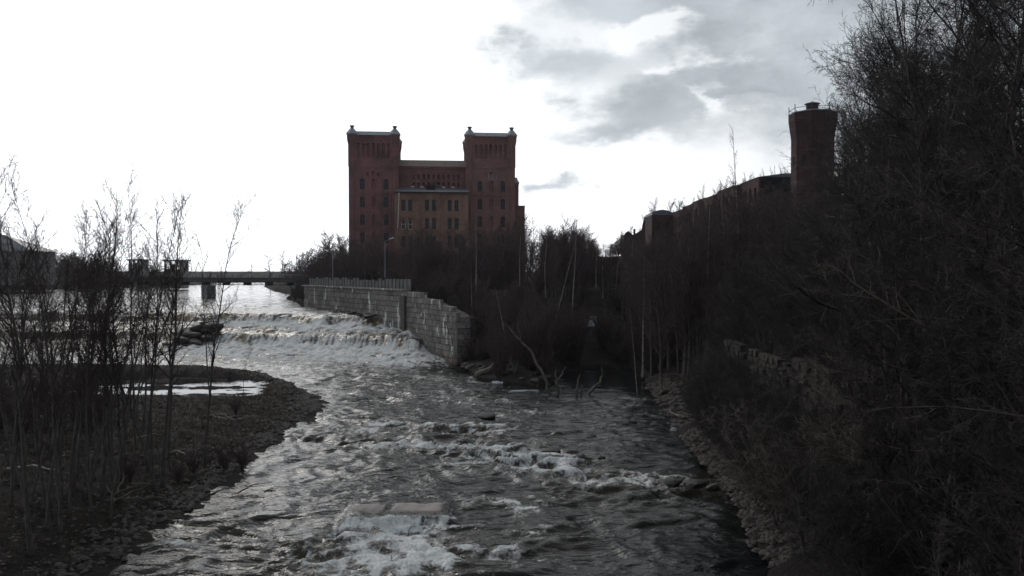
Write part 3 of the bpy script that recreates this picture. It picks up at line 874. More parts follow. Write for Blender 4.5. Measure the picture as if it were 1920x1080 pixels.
# ------------------------------------------------------------------ far left bank: house, sluice houses
house = empty('hipped_roof_house', (xz(-30, 262), 272, 0))
tag(house, 'grey house with a pitched roof behind the thicket at the left edge', 'house')
hw = xz(52, 262) - xz(-30, 262)
MB().box(-hw, hw - 0.6, -7, 7, 8.3, zz(470, 262)).build('wall', simple('plaster', (0.14, 0.125, 0.13), (0.21, 0.19, 0.19), 0.5), house)
za, ze = zz(438, 262), zz(470, 262)
MB().add([(-hw - .5, -7.6, ze), (hw, -7.6, ze), (hw, 7.6, ze), (-hw - .5, 7.6, ze), (-hw * 0.4, 0, za), (hw * 0.05, 0, za)],
         [(0, 3, 2, 1), (0, 1, 5, 4), (1, 2, 5), (2, 3, 4, 5), (3, 0, 4)]).build('roof', M['slate'], house)
for i in range(5):
    xw = -hw + 2.5 + i * (2 * hw - 6) / 4
    w_ = MB().box(xw - 0.7, xw + 0.7, -7.1, -7.001, 13.5, 15.6).build('window', M['frame'], house)
    MB().box(xw - 0.58, xw + 0.58, -7.12, -7.101, 13.62, 15.48).build('pane', M['glass'], w_)


def sluice(px0, px1, ptop, D, label):
    s = empty('sluice_house', (xz((px0 + px1) / 2, D), D, 0))
    tag(s, label, 'building')
    hw_ = (xz(px1, D) - xz(px0, D)) / 2
    zt_ = zz(ptop, D); zb = 6.4
    MB().box(-hw_ - 0.5, hw_ + 0.5, -3, 3, zt_ - 0.55, zt_).build('flat_roof', M['concrete'], s)
    for xx in (-hw_ + 0.3, -hw_ * 0.35, hw_ * 0.2, hw_ - 0.5):
        MB().box(xx - 0.28, xx + 0.28, -2.4, -1.8, zb, zt_ - 0.56).build('column', M['concrete'], s)
    MB().box(hw_ * 0.45, hw_ - 0.2, -1.7, 2.4, zb, zt_ - 0.56).build('wall', M['concrete'], s)
    MB().box(-hw_, hw_ * 0.45 - 0.01, -1.7, 2.4, zb, zt_ - 3.6).build('machine_deck', M['concrete'], s)
    MB().box(-hw_ * 0.5, -hw_ * 0.1, -0.8, 0.8, zt_ - 3.59, zt_ - 1.6).build('hoist', M['dark_metal'], s)
    return s


sluice(313, 350, 487, 300, 'pale concrete sluice house with flat roof on columns just left of the bridge')
sluice(247, 275, 486, 318, 'smaller sluice house with flat roof half hidden behind the island trees')

# ------------------------------------------------------------------ bridge
def bx(px, D): return xz(px, D)
BA = Vector((xz(568, 205), 205, 0)); BB = Vector((xz(150, 226), 226, 0))
bdir = (BB - BA); BL = bdir.length; bang = math.atan2(bdir.y, bdir.x)
br = empty('river_bridge', (BA.x, BA.y, 0), bang)
tag(br, 'low dark girder footbridge on a concrete pier crossing the river above the falls', 'bridge')
MB().box(-4, BL, -1.8, 1.8, 10.05, 10.45).build('deck', M['dark_metal'], br)
for yy in (-1.8, 1.72):
    MB().box(-2, BL, yy, yy + 0.08, 10.46, 11.25).build('girder', simple('rust_girder', (0.035, 0.028, 0.026), (0.08, 0.06, 0.052), 0.7, 0.8) if yy < 0 else M['dark_metal'], br)
    MB().box(-2, BL, yy - 0.02, yy + 0.1, 11.95, 12.03).build('handrail', M['metal_grey'], br)
for k in range(int(BL / 1.6)):
    MB().box(k * 1.6 - 0.05, k * 1.6 + 0.05, -1.9, -1.81, 10.2, 11.94).build('railing_post', M['dark_metal'] if k % 3 else M['metal_grey'], br)
MB().box(0, BL, -1.75, -1.5, 9.25, 9.42).build('lower_pipe', M['dark_metal'], br)
k = 0; xk = 4.0
while xk < BL:
    MB().box(xk - 0.45, xk + 0.45, -1.76, 0.5, 9.2, 10.04).build('hanger', M['dark_metal'], br); xk += 6.5
xk = 0.5
while xk < BL:
    MB().bar((xk, -1.6, 9.42), (xk + 0.9, -1.6, 10.05), 0.09).build('brace', M['dark_metal'], br); xk += 1.8


def bridge_px(px):                    # position along bridge seen at column px
    best = min(range(0, 1000), key=lambda i: abs((BA.x + bdir.x * i / 1000) / (BA.y + bdir.y * i / 1000) - (px - 960) / F))
    return BL * best / 1000


for ppx in (391, 215):
    xk = bridge_px(ppx)
    MB().box(xk - 0.85, xk + 0.85, -1.9, 1.9, 4.6, 9.2).build('pier', M['concrete'], br)
MB().box(-3.5, 0.8, -2.6, 2.6, 4.8, 10.04).build('abutment', M['masonry'], br)

# ------------------------------------------------------------------ stone walls: every block its own part
rng = np.random.RandomState(5)
stone_meshes = []
for k in range(7):
    bev = 0.09
    vs = []
    for sx in (-1, 1):
        for sz_ in (-1, 1):
            for j in range(2):
                pass
    # front face inset (chamfered), back flat
    j = lambda s_: float(rng.uniform(-s_, s_))
    o_ = [(-.5, .5), (.5, .5), (.5, -.5), (-.5, -.5)]
    vs = [(x, 0.5, z) for x, z in o_] + [(x + j(.02), -0.40 + j(.04), z + j(.03)) for x, z in o_] + [(x * (0.93 + j(.04)), -0.5 + j(.05), z * (0.88 + j(.06))) for x, z in o_]
    fs = [(0, 1, 2, 3)] + [(a, 4 + a, 4 + (a + 1) % 4, (a + 1) % 4) for a in range(4)] + [(4 + a, 8 + a, 8 + (a + 1) % 4, 4 + (a + 1) % 4) for a in range(4)] + [(11, 10, 9, 8)]
    me = bpy.data.meshes.new('stone'); me.from_pydata(vs, [], fs); me.materials.append(M['masonry'])
    bm_flip = me.copy(); me.flip_normals()
    stone_meshes.append(me)


def stone_wall(P0, P1, ztop_f, zbot_f, ch, sl, parent, thick=2.9, core=True, irr=0.12, proud=0.0, mats=None, skip=0.0):
    P0 = Vector((*P0, 0)); P1 = Vector((*P1, 0)); d_ = P1 - P0; L = d_.length; d_.normalize()
    ang = math.atan2(d_.y, d_.x)
    nrm = Vector((d_.y, -d_.x, 0))     # outward, on the right hand of P0->P1
    if core:
        nseg = max(2, int(L / 1.5)); v = []; f = []
        for i in range(nseg + 1):
            p = P0 + d_ * (L * i / nseg)
            for off in (-0.12, -thick):
                for z in (zbot_f(i / nseg) - 1.0, ztop_f(i / nseg) - 0.95):
                    q = p + nrm * off; v.append((q.x, q.y, z))
        for i in range(nseg):
            a = i * 4; b2 = a + 4
            f += [(a, b2, b2 + 1, a + 1), (a + 2, a + 3, b2 + 3, b2 + 2), (a + 1, b2 + 1, b2 + 3, a + 3), (a, a + 2, b2 + 2, b2)]
        f += [(0, 1, 3, 2), (nseg * 4, nseg * 4 + 2, nseg * 4 + 3, nseg * 4 + 1)]
        MB().add(v, f).build('wall_core', M['joint'], parent)
    cnt = 0
    zmax = max(ztop_f(0), ztop_f(1)); zmin = min(zbot_f(0), zbot_f(1))
    row = 0; z = zmax
    while z > zmin:
        h = ch * random.uniform(0.88, 1.12)
        s = -random.uniform(0, sl * 0.6)
        while s < L:
            l = sl * random.uniform(0.65, 1.4)
            a, b2 = max(s, 0), min(s + l, L)
            s += l
            if b2 - a < 0.25 * sl: continue
            t = (a + b2) / 2 / L
            if z - h * 0.6 > ztop_f(t) or z < zbot_f(t): continue
            if random.random() < skip: continue
            c_ = P0 + d_ * ((a + b2) / 2) + nrm * (proud + random.uniform(-0.5, 1) * irr * 0.4 - 0.28)
            o = link('stone', stone_meshes[cnt % 7], parent, loc=(c_.x, c_.y, z - h / 2), rot=(random.uniform(-.02, .02), random.uniform(-.012, .012) * (1 + irr * 4), ang), scl=(b2 - a - 0.05, 0.62, h - 0.05))
            cnt += 1
        z -= h; row += 1
    return cnt


# P0->P1 with the outward side on the right hand
ww = empty('wing_wall', (0, 0, 0))
tag(ww, 'weathered stone block wing wall with ragged stepped top where the river turns below the falls', 'wall')
wz = lambda t: 9.75 - 0.5 * t - 2.6 * max(0, t - 0.25) ** 1.15
c1 = stone_wall((-17.0, 127.0), (-7.6, 110.0), wz, lambda t: -0.9, 0.82, 1.45, ww)
c1b = stone_wall((-7.6, 110.0), (-5.8, 110.9), lambda t: wz(1.0) - 0.6, lambda t: -0.6, 0.82, 1.3, ww, thick=0.8, core=False)
wl = empty('river_wall', (0, 0, 0))
tag(wl, 'long grey stone block river wall with white lime runs leading from the bridge to the falls', 'wall')
c2 = stone_wall((-43.7, 168.0), (-17.0, 127.0), lambda t: 9.85, lambda t: (4.7 if t < 0.72 else 4.7 - (t - 0.72) * 18), 0.86, 1.75, wl)
# dark upright strip set over the wall corner
MB().box(-0.8, 0.8, -0.42, 0.6, -1.5, 9.1).build('corner_strip', simple('dark_stone', (0.045, 0.04, 0.038), (0.12, 0.108, 0.10), 1.2, 0.9, 0.6), wl, loc=(-17.05, 126.95, 0), rot=(0, 0, math.atan2(-17, 9.4)))
MB().bar((-43.7, 168.35, 9.95), (-17.0, 127.35, 9.95), 1.3, 0.22).build('coping', M['masonry'], wl)

# concrete panel fence on the river wall
fe = empty('panel_fence', (-30, 147, 0))
tag(fe, 'fence of pale concrete panels standing on top of the river wall', 'fence')
f0 = Vector((-42.9, 169.6, 9.75)); f1 = Vector((-16.2, 128.6, 9.75)); fd = f1 - f0; fl = fd.length; fdn = fd.normalized(); fa_ = math.atan2(fd.y, fd.x)
base_ = Vector((-30, 147, 0))
pm = MB(); pm.box(-0.5, 0.5, -0.06, 0.06, 0, 1); pmesh = None
npan = 34
for i in range(npan):
    s = fl * i / npan; wpan = fl / npan
    hgt = 1.65 + random.uniform(-0.3, 0.2)
    if i > 26: hgt = 1.75
    if i in (13, 19): 
        pass
    c_ = f0 + fdn * (s + wpan / 2) - base_
    if pmesh is None:
        o = pm.build('panel', simple('panel_concrete', (0.10, 0.095, 0.095), (0.21, 0.20, 0.20), 0.7, 0.85, 0.2), fe); pmesh = o.data
    else: o = link('panel', pmesh, fe)
    o.location = c_ + Vector((0, 0, 0.15)); o.rotation_euler = (random.uniform(-.03, .03), 0, fa_); o.scale = (wpan - 0.16, 1, hgt)
    q = f0 + fdn * s - base_
    MB().box(-0.07, 0.07, -0.13, 0.13, 0, hgt + 0.35).build('post', M['dark_metal'], fe, loc=q, rot=(0, 0, fa_))
MB().bar(f0 - base_ + Vector((0, -0.3, 0.02)), f1 - base_ + Vector((0, -0.3, 0.02)), 0.25, 0.25).build('base_rail', M['dark_metal'], fe)

# lamps
def lamp(px, D, ztop, label, armdir):
    l = empty('street_lamp', (xz(px, D), D, 9.4)); tag(l, label, 'street lamp', 'street lamps on the mill embankment')
    h = ztop - 9.4
    MB().prism(0, 0, [(0, 0.08), (h, 0.05)], 8).build('pole', M['metal_grey'], l)
    MB().bar((0, 0, h - 0.05), (armdir * 1.0, -0.3, h + 0.35), 0.06).build('arm', M['metal_grey'], l)
    MB().add([(armdir * 0.8, -0.42, h + 0.28), (armdir * 1.6, -0.5, h + 0.5), (armdir * 1.6, -0.2, h + 0.5), (armdir * 0.8, -0.15, h + 0.28),
              (armdir * 0.85, -0.4, h + 0.42), (armdir * 1.55, -0.46, h + 0.66), (armdir * 1.55, -0.25, h + 0.66), (armdir * 0.85, -0.2, h + 0.42)],
             [(0, 3, 2, 1), (4, 5, 6, 7), (0, 1, 5, 4), (1, 2, 6, 5), (2, 3, 7, 6), (3, 0, 4, 7)]).build('lamp_head', M['lamp_white'], l)


lamp(722, 139, zz(452, 139), 'street lamp with white head standing before the middle of the mill', 1)
lamp(624, 158, zz(474, 158), 'plain street lamp pole at the left edge of the mill trees', -1)
for i, (px, D, h) in enumerate([(671, 152, 2.6), (758, 136, 2.4)]):
    o = MB().prism(0, 0, [(0, 0.16), (h, 0.15)], 8).build('gate_post', M['dark_metal'], None, loc=(xz(px, D), D, 9.6))
    tag(o, ['dark post standing before the middle of the panel fence', 'dark post at the right end of the panel fence'][i], 'post')

# ruined retaining wall on the right bank
rw = empty('ruined_stone_wall', (0, 0, 0))
tag(rw, 'crumbling rough stone retaining wall half hidden behind the branches on the right bank', 'wall')
old = [m_.materials[0] for m_ in stone_meshes]
cl_meshes = []
for m_ in stone_meshes:
    c = m_.copy(); c.materials.clear(); c.materials.append(M['cliff_stone']); cl_meshes.append(c)
keep_sm = stone_meshes; stone_meshes = cl_meshes
zr = lambda t: 7.9 + 0.6 * math.sin(9 * t) + 0.3 * math.sin(31 * t) - (3.0 * max(0, t - 0.86) / 0.14 if t > 0.86 else 0)
c3 = stone_wall((16.1, 61.5), (15.2, 44), lambda t: zr(1 - t), lambda t: 0.9, 0.46, 0.85, rw, irr=0.22, skip=0.12)
c4 = stone_wall((15.2, 44), (14.4, 33), lambda t: 8.4, lambda t: 0.9, 0.62, 1.1, rw, irr=0.45, skip=0.3)
c5 = stone_wall((21.5, 62.8), (16.1, 61.5), lambda t: 7.4 - 1.2 * t, lambda t: 1.5, 0.62, 1.15, rw, irr=0.5, skip=0.05) if False else 0
stone_meshes = keep_sm
print('stones', c1, c1b, c2, c3, c4)

# ------------------------------------------------------------------ trees
def tubes(P, Rr, sides):
    B, K, _ = P.shape
    T = np.gradient(P, axis=1)
    T /= np.linalg.norm(T, axis=2, keepdims=True) + 1e-9
    mt = T.mean(1)
    ref = np.where(np.abs(mt[:, 2:3]) > 0.8, np.array([[1.0, 0, 0]]), np.array([[0, 0, 1.0]]))[:, None, :]
    Nn = np.cross(T, ref); Nn /= np.linalg.norm(Nn, axis=2, keepdims=True) + 1e-9
    Bn = np.cross(T, Nn)
    a = np.arange(sides) * 2 * np.pi / sides
    V_ = P[:, :, None, :] + Rr[:, :, None, None] * (Nn[:, :, None, :] * np.cos(a)[None, None, :, None] + Bn[:, :, None, :] * np.sin(a)[None, None, :, None])
    idx = np.arange(B * K * sides).reshape(B, K, sides)
    nx_ = np.roll(idx, -1, axis=2)
    Fc = np.stack([idx[:, :-1], nx_[:, :-1], nx_[:, 1:], idx[:, 1:]], -1).reshape(-1, 4)
    return V_.reshape(-1, 3), Fc


def grow(start, dirs, L, r0, K, wig, up, rg, taper=0.85, mid=1.0):
    B = len(start)
    P = np.zeros((B, K, 3)); P[:, 0] = start
    d_ = dirs.copy()
    st = (L / (K - 1))[:, None]
    for k in range(1, K):
        d_ = d_ + rg.normal(0, wig, (B, 3)) + np.array([0, 0, up])
        d_ /= np.linalg.norm(d_, axis=1, keepdims=True)
        P[:, k] = P[:, k - 1] + d_ * st
    t = np.linspace(0, 1, K)[None]
    Rr = r0[:, None] * (1 - taper * t ** mid)
    return P, Rr


def spawn(P, Rr, L, n, t0, t1, ratio, a0, a1, K, wig, up, rg, rk=0.011, rmin=0.004, shape=0.5, mult=None, rmaxf=0.65):
    B, Kp, _ = P.shape
    t = t0 + (t1 - t0) * (np.arange(n)[None] + rg.rand(B, n)) / n
    x = t * (Kp - 1); i = np.clip(x.astype(int), 0, Kp - 2); fr = (x - i)[..., None]
    bi = np.arange(B)[:, None]
    st = P[bi, i] * (1 - fr) + P[bi, i + 1] * fr
    tn = P[bi, i + 1] - P[bi, i]; tn /= np.linalg.norm(tn, axis=2, keepdims=True) + 1e-9
    rr = Rr[bi, i] * (1 - fr[..., 0]) + Rr[bi, i + 1] * fr[..., 0]
    rv = rg.normal(0, 1, (B, n, 3)); perp = rv - (rv * tn).sum(-1, keepdims=True) * tn
    perp /= np.linalg.norm(perp, axis=2, keepdims=True) + 1e-9
    ang = rg.uniform(a0, a1, (B, n, 1))
    dr = tn * np.cos(ang) + perp * np.sin(ang)
    Lc = L[:, None] * ratio * (1 - shape * t) * rg.uniform(0.55, 1.2, (B, n))
    if mult is not None: Lc = Lc * mult(t)
    r0 = np.minimum(np.maximum(rk * Lc + rmin, rmin), np.maximum(rr * rmaxf, rmin))
    s2 = st.reshape(-1, 3); d2 = dr.reshape(-1, 3); L2 = Lc.reshape(-1); r2 = r0.reshape(-1)
    P2, R2 = grow(s2, d2, L2, r2, K, wig, up, rg)
    return P2, R2, L2


def make_tree(seed, h, r, n1, n2, n3, t0=0.3, ratio=0.26, a=(0.6, 1.0), up1=0.06, up2=0.05, wig0=0.02, wig=0.10, twig=0.008, n4=0, lean=(0, 0), top=0.9,
              stems=1, spread=0.3, K1=6, rk1=0.013, ratio2=0.42, drp=0.0, shp=0.55):
    """returns (trunk_mesh_arrays, crown_mesh_arrays)"""
    rg = np.random.RandomState(seed)
    if stems == 1:
        dirs = np.array([[lean[0], lean[1], 1.0]])
    else:
        aa = rg.rand(stems) * 6.283; sp_ = spread * rg.uniform(0.3, 1.2, stems)
        dirs = np.stack([np.cos(aa) * sp_, np.sin(aa) * sp_, np.ones(stems)], 1)
    dirs /= np.linalg.norm(dirs, axis=1, keepdims=True)
    Ls = h * rg.uniform(0.7, 1.0, stems) if stems > 1 else np.array([h])
    P0, R0 = grow(np.zeros((stems, 3)) + (rg.normal(0, .12, (stems, 3)) * (stems > 1) * np.array([1, 1, 0])), dirs, Ls, np.full(stems, r), 12, wig0, 0.012, rg, taper=top, mid=1.0)
    P0[:, 0, 2] = -0.35
    R0[:, 0] *= 1.35
    TV = [tubes(P0, R0, 7 if r > 0.06 else 5)]
    crown = []
    hump = lambda t: np.clip((t - t0) / 0.25 + 0.55, 0.4, 1.0)
    P1, R1, L1 = spawn(P0, R0, Ls, n1, t0, 0.97, ratio, a[0], a[1], K1, wig, up1, rg, rk=rk1, rmin=twig * 1.5, shape=shp, mult=hump, rmaxf=0.6)
    crown.append(tubes(P1, R1, 4))
    P2, R2, L2 = spawn(P1, R1, L1, n2, 0.15, 0.98, ratio2, 0.45, 0.95, 4, wig * 1.3, up2, rg, rk=0.010, rmin=twig, shape=0.45)
    crown.append(tubes(P2, R2, 3))
    if n3:
        P3, R3, L3 = spawn(P2, R2, L2, n3, 0.15, 0.98, 0.5, 0.4, 0.95, 3, wig * 1.5, up2 - drp, rg, rk=0.006, rmin=twig * 0.8, shape=0.4)
        crown.append(tubes(P3, R3, 3))
        if n4:
            P4, R4, L4 = spawn(P3, R3, L3, n4, 0.2, 0.98, 0.55, 0.4, 0.9, 3, wig * 1.5, 0.02 - drp, rg, rk=0.004, rmin=twig * 0.65, shape=0.4)
            crown.append(tubes(P4, R4, 3))
    def cat(lst):
        vs = []; fs = []; o = 0
        for v, f in lst:
            vs.append(v); fs.append(f + o); o += len(v)
        return np.concatenate(vs), np.concatenate(fs)
    return cat(TV), cat(crown)


TRI = 0
def variant(name, bark, twigm, **kw):
    global TRI
    (tv, tf), (cv, cf) = make_tree(**kw)
    TRI += 2 * (len(tf) + len(cf))
    return mesh_np(name + '_trunk', tv, tf, [bark], True), mesh_np(name + '_crown', cv, cf, [twigm], False)


kids_of = {}


def place(var, x, y, name, label, cat='tree', group=None, s=1.0, rz=None, z=None, lean=(0, 0), sz=None, trunk='trunk', crown='crown'):
    z = gz(x, y) if z is None else z
    o = empty(name, (x, y, z), 0)
    o.rotation_euler = (lean[0], lean[1], random.uniform(0, 6.28) if rz is None else rz)
    o.scale = (s, s, sz or s)
    tag(o, label, cat, group)
    kids_of[o.name] = [link(trunk, var[0], o), link(crown, var[1], o)]
    return o


BK, TW, TF, TM, BM_ = M['bark'], M['twig'], M['twig_far'], M['twig_moss'], M['bark_moss']
bb_ = simple('birch_bark', (0.16, 0.145, 0.135), (0.46, 0.43, 0.40), 2.6, 0.7, 0.2, (1, 1, 1.8))
# slender riverside trees (height 17)
SL_ = [variant('slender', BK, TW, seed=20 + i, h=17, r=0.115 - 0.012 * i, n1=36, n2=9, n3=4, t0=0.34, ratio=0.22, a=(0.35, 0.8), up1=0.09, up2=0.05, twig=0.0105, wig0=0.045) for i in range(5)]
SD_ = [variant('slender_dense', BK, TW, seed=40 + i, h=12, r=0.07, n1=26, n2=8, n3=4, t0=0.36, ratio=0.25, a=(0.4, 1.0), up1=0.08, up2=0.05, twig=0.0105, wig0=0.06) for i in range(3)]
# woodland trees seen from far off (height 14)
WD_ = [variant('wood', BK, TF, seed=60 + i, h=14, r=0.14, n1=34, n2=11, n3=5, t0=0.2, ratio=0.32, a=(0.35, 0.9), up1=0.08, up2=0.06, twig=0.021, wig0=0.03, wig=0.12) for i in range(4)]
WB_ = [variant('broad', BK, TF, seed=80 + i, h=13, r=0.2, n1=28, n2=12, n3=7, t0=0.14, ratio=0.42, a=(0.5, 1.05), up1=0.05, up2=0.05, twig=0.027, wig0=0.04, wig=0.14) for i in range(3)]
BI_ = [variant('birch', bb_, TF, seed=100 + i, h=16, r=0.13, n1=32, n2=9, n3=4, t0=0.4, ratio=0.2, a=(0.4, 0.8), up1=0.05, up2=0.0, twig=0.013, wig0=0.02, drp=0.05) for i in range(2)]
BU_ = [variant('bush', TW, TF, seed=120 + i, h=4.0, r=0.035, n1=11, n2=9, n3=5, t0=0.05, ratio=0.42, a=(0.3, 0.9), stems=12, spread=0.5, twig=0.013, K1=4, wig=0.16) for i in range(3)]
# near trees of the right bank
NR_ = [variant('near', BM_, TM, seed=140 + i, h=15, r=0.17, n1=34, n2=13, n3=7, n4=4, t0=0.10, ratio=0.44, a=(0.6, 1.25), up1=0.04, up2=0.02, twig=0.0105, wig0=0.05, wig=0.13, K1=9, rk1=0.019, ratio2=0.45, shp=0.45) for i in range(3)]
lit_twig = simple('lit_twig', (0.06, 0.05, 0.045), (0.30, 0.26, 0.22), 0.8, 0.7)  # lighter twig copy, the lit look is put into its colour
ND_ = [variant('near_low', BM_, lit_twig if i == 2 else TM, seed=160 + i, h=8, r=0.07, n1=18, n2=11, n3=6, n4=3, t0=0.05, ratio=0.5, a=(0.5, 1.2), up1=0.03, up2=0.0, twig=0.0095, wig0=0.07, wig=0.15, K1=8, stems=3, spread=0.5) for i in range(3)]
print('tree tris', TRI)
nt = 0

def where_label(fmt, px, table, size=None):
    where = [w for lim, w in table if px < lim][0]
    return fmt.replace('@', where).replace('#', size or '')


MILLW = [(745, 'the left tower of the mill'), (875, 'the orange annex of the mill'), (5000, 'the right tower of the mill')]
SLOPEW = [(1280, 'the end block of the factory'), (1400, 'the far bays of the long factory'), (1480, 'the near bays of the long factory'), (5000, 'the octagonal tower')]
VALW = [(1040, 'just right of the mill'), (1110, 'in the middle of the valley'), (5000, 'at the right side of the valley')]
ISLW = [(70, 'at the left edge of the grove'), (140, 'left of the middle of the grove'), (210, 'right of the middle of the grove'), (5000, 'at the right side of the grove')]


def szw(h, a, b): return 'low' if h < a else ('tall' if h > b else 'middling')


def scatter_mass(name, srcs, pts, label, cat, seed, s0=0.8, s1=1.2, sz=None):
    """one object: many copies of a plant that nobody could count, by geometry nodes"""
    rg = np.random.RandomState(seed)
    pts = np.asarray(pts, float)
    z = land_h(pts[:, 0], pts[:, 1]); n_ = len(pts)
    me = bpy.data.meshes.new(name); me.vertices.add(n_)
    me.vertices.foreach_set('co', np.stack([pts[:, 0], pts[:, 1], z - 0.1], 1).astype(np.float32).ravel())
    rot = np.stack([rg.normal(0, .05, n_), rg.normal(0, .05, n_), rg.rand(n_) * 6.28], 1)
    sv = rg.uniform(s0, s1, n_)
    sh = sv if sz is None else np.asarray(sz)
    scl = np.stack([sv, sv, sh], 1)
    for nm, arr in (('rot', rot), ('scl', scl)):
        at = me.attributes.new(nm, 'FLOAT_VECTOR', 'POINT'); at.data.foreach_set('vector', arr.astype(np.float32).ravel())
    o = link(name, me); tag(o, label, cat, kind='stuff')
    ng = bpy.data.node_groups.new(name, 'GeometryNodeTree')
    ng.interface.new_socket('Geometry', in_out='INPUT', socket_type='NodeSocketGeometry')
    ng.interface.new_socket('Geometry', in_out='OUTPUT', socket_type='NodeSocketGeometry')
    gi = ng.nodes.new('NodeGroupInput'); go = ng.nodes.new('NodeGroupOutput')
    gi2 = ng.nodes.new('GeometryNodeJoinGeometry')
    for src in srcs:
        jn = ng.nodes.new('GeometryNodeJoinGeometry')
        for part_ in src:
            oi_ = ng.nodes.new('GeometryNodeObjectInfo'); oi_.inputs['Object'].default_value = part_
            ng.links.new(oi_.outputs['Geometry'], jn.inputs[0])
        g2 = ng.nodes.new('GeometryNodeGeometryToInstance')
        ng.links.new(jn.outputs[0], g2.inputs[0]); ng.links.new(g2.outputs[0], gi2.inputs[0])
    ip = ng.nodes.new('GeometryNodeInstanceOnPoints'); ip.inputs['Pick Instance'].default_value = True
    ng.links.new(gi.outputs[0], ip.inputs['Points']); ng.links.new(gi2.outputs[0], ip.inputs['Instance'])
    for nm, sk in (('rot', 'Rotation'), ('scl', 'Scale')):
        na = ng.nodes.new('GeometryNodeInputNamedAttribute'); na.data_type = 'FLOAT_VECTOR'; na.inputs['Name'].default_value = nm
        ng.links.new(na.outputs['Attribute'], ip.inputs[sk])
    ng.links.new(ip.outputs[0], go.inputs[0])
    md = o.modifiers.new('scatter', 'NODES'); md.node_group = ng
    return o




# island trees, each where its trunk meets the ground
isl = [(53, 1029, 322), (81, 990, 520), (108, 992, 430), (126, 966, 470), (167, 962, 400), (185, 931, 345), (210, 927, 470), (222, 905, 500), (252, 854, 332), (284, 905, 352),
       (301, 903, 372), (312, 856, 430), (140, 905, 480), (157, 860, 420), (196, 868, 390), (234, 835, 450), (265, 820, 470), (24, 925, 440), (16, 958, 400), (92, 880, 330)]
labels_i = {0: 'tall bare tree with thick pale trunk nearest the camera on the left island',
            9: 'slim bare tree, left one of the pair at the right edge of the island grove',
            10: 'slim bare tree, right one of the pair at the right edge of the island grove'}
for i, (px, py, ty) in enumerate(isl):
    x, y = ground_at(px, py, 0.9)
    h = zz(ty, y) - gz(x, y)
    v = SL_[i % 5] if h > 12 else SD_[i % 3]
    hb = 17 if h > 12 else 12
    s = h / hb
    lb = labels_i.get(i, where_label('slender bare tree rooted near the shore, @', px, ISLW) if py > 900 else where_label('slender bare tree standing farther back @', px, ISLW))
    place(v, x, y, 'bare_tree', lb, group=None if i in labels_i else 'bare trees of the left island grove', s=s * 0.5 + 0.5, sz=s, lean=(random.uniform(-.02, .02), random.uniform(-.03, .03)))
    nt += 1
rs = np.random.RandomState(3)
k = 0
while k < 44:
    px = rs.uniform(-60, 330); py = rs.uniform(765, 985)
    x, y = ground_at(px, py, 0.9)
    if not inside(np.array([x]), np.array([y]), ISL)[0] or float(dist_line(np.array([x]), np.array([y]), ISL, True)[0]) < 2: continue
    ty = rs.choice([rs.uniform(380, 500), rs.uniform(450, 600), rs.uniform(560, 680)])
    h = zz(ty, y) - gz(x, y)
    v = SD_[k % 3]
    place(v, x, y, 'bare_tree', where_label('# thin bare tree @ on the island', px, ISLW, szw(h, 8, 13)), group='bare trees of the left island grove', s=0.7 * h / 12 + 0.3, sz=h / 12, lean=(rs.uniform(-.1, .1), rs.uniform(-.1, .1)))
    k += 1
# two trees standing apart, leaning right
x, y = ground_at(381, 862, 0.9)
place(SL_[2], x, y, 'leaning_tree', 'tall bare tree leaning right over the puddles in front of the bridge', s=0.98, sz=(zz(368, y)) / 17, lean=(0, 0.05), rz=1.0)
x, y = ground_at(392, 765, 0.6)
place(SD_[1], x, y, 'leaning_tree', 'thin bare tree leaning right with sparse top before the falls', s=0.95, sz=(zz(460, y)) / 12.2, lean=(0, 0.13), rz=2.2)
x, y = ground_at(455, 742, 0.5)
place(SD_[2], x, y, 'sapling', 'small bare sapling among the bright puddles', s=0.42, sz=0.5, lean=(0, 0.04))
# brush on the island
for k in range(12):
    px = rs.uniform(-40, 190); D = rs.uniform(55, 68)
    x = xz(px, D)
    place(BU_[k % 3], x, D, 'bush', 'dense dark leafless bush of the thicket behind the island trunks', cat='bush', group='bushes of the island thicket', s=rs.uniform(0.8, 1.15))
for k, (px, py, s_) in enumerate([(440, 782, 0.42), (452, 860, 0.5), (420, 868, 0.5), (360, 880, 0.4), (240, 905, 0.4), (330, 895, 0.35)]):
    x, y = ground_at(px, py, 0.8)
    place(BU_[k % 3], x, y, 'bush', ['low dark bush by the white driftwood on the spit', 'dark bush overhanging the bank edge at the bend', 'dark bush just left of the bank edge bush', 'low bush by the pair of slim trees', 'low bush under the middle of the island grove', 'low bush right of the island grove'][k], cat='bush', s=s_)

# trees between river wall and mill
rs = np.random.RandomState(9)
for k in range(56):
    px = rs.uniform(600, 985); D = rs.uniform(142, 188)
    x = xz(px, D)
    if x < np.interp(D, [127, 168, 205], [-17, -43.7, -58]) + 4: D += 12; x = xz(px, D)
    edge = np.interp(px, [600, 660, 700, 985], [462, 440, 442, 425])
    ty = edge + rs.uniform(-12, 52)
    h = zz(ty, D) - gz(x, D)
    v = WD_[k % 4]
    place(v, x, D, 'bare_tree', where_label('# grey brown bare tree before @, behind the river wall', px, MILLW, szw(h, 9, 11.5)), group='bare trees in front of the mill', s=h / 14 * 0.7 + 0.45, sz=h / 14)
for k in range(30):
    px = rs.uniform(590, 1000); D = rs.uniform(128, 165)
    x = xz(px, D)
    if x < np.interp(D, [110, 127, 168], [-7.6, -17, -43.7]) + 3.0: continue
    place(BU_[k % 3], x, D, 'bush', where_label('leafless bush behind the river wall before @', px, MILLW), cat='bush', group='bushes behind the river wall', s=rs.uniform(0.8, 1.3))
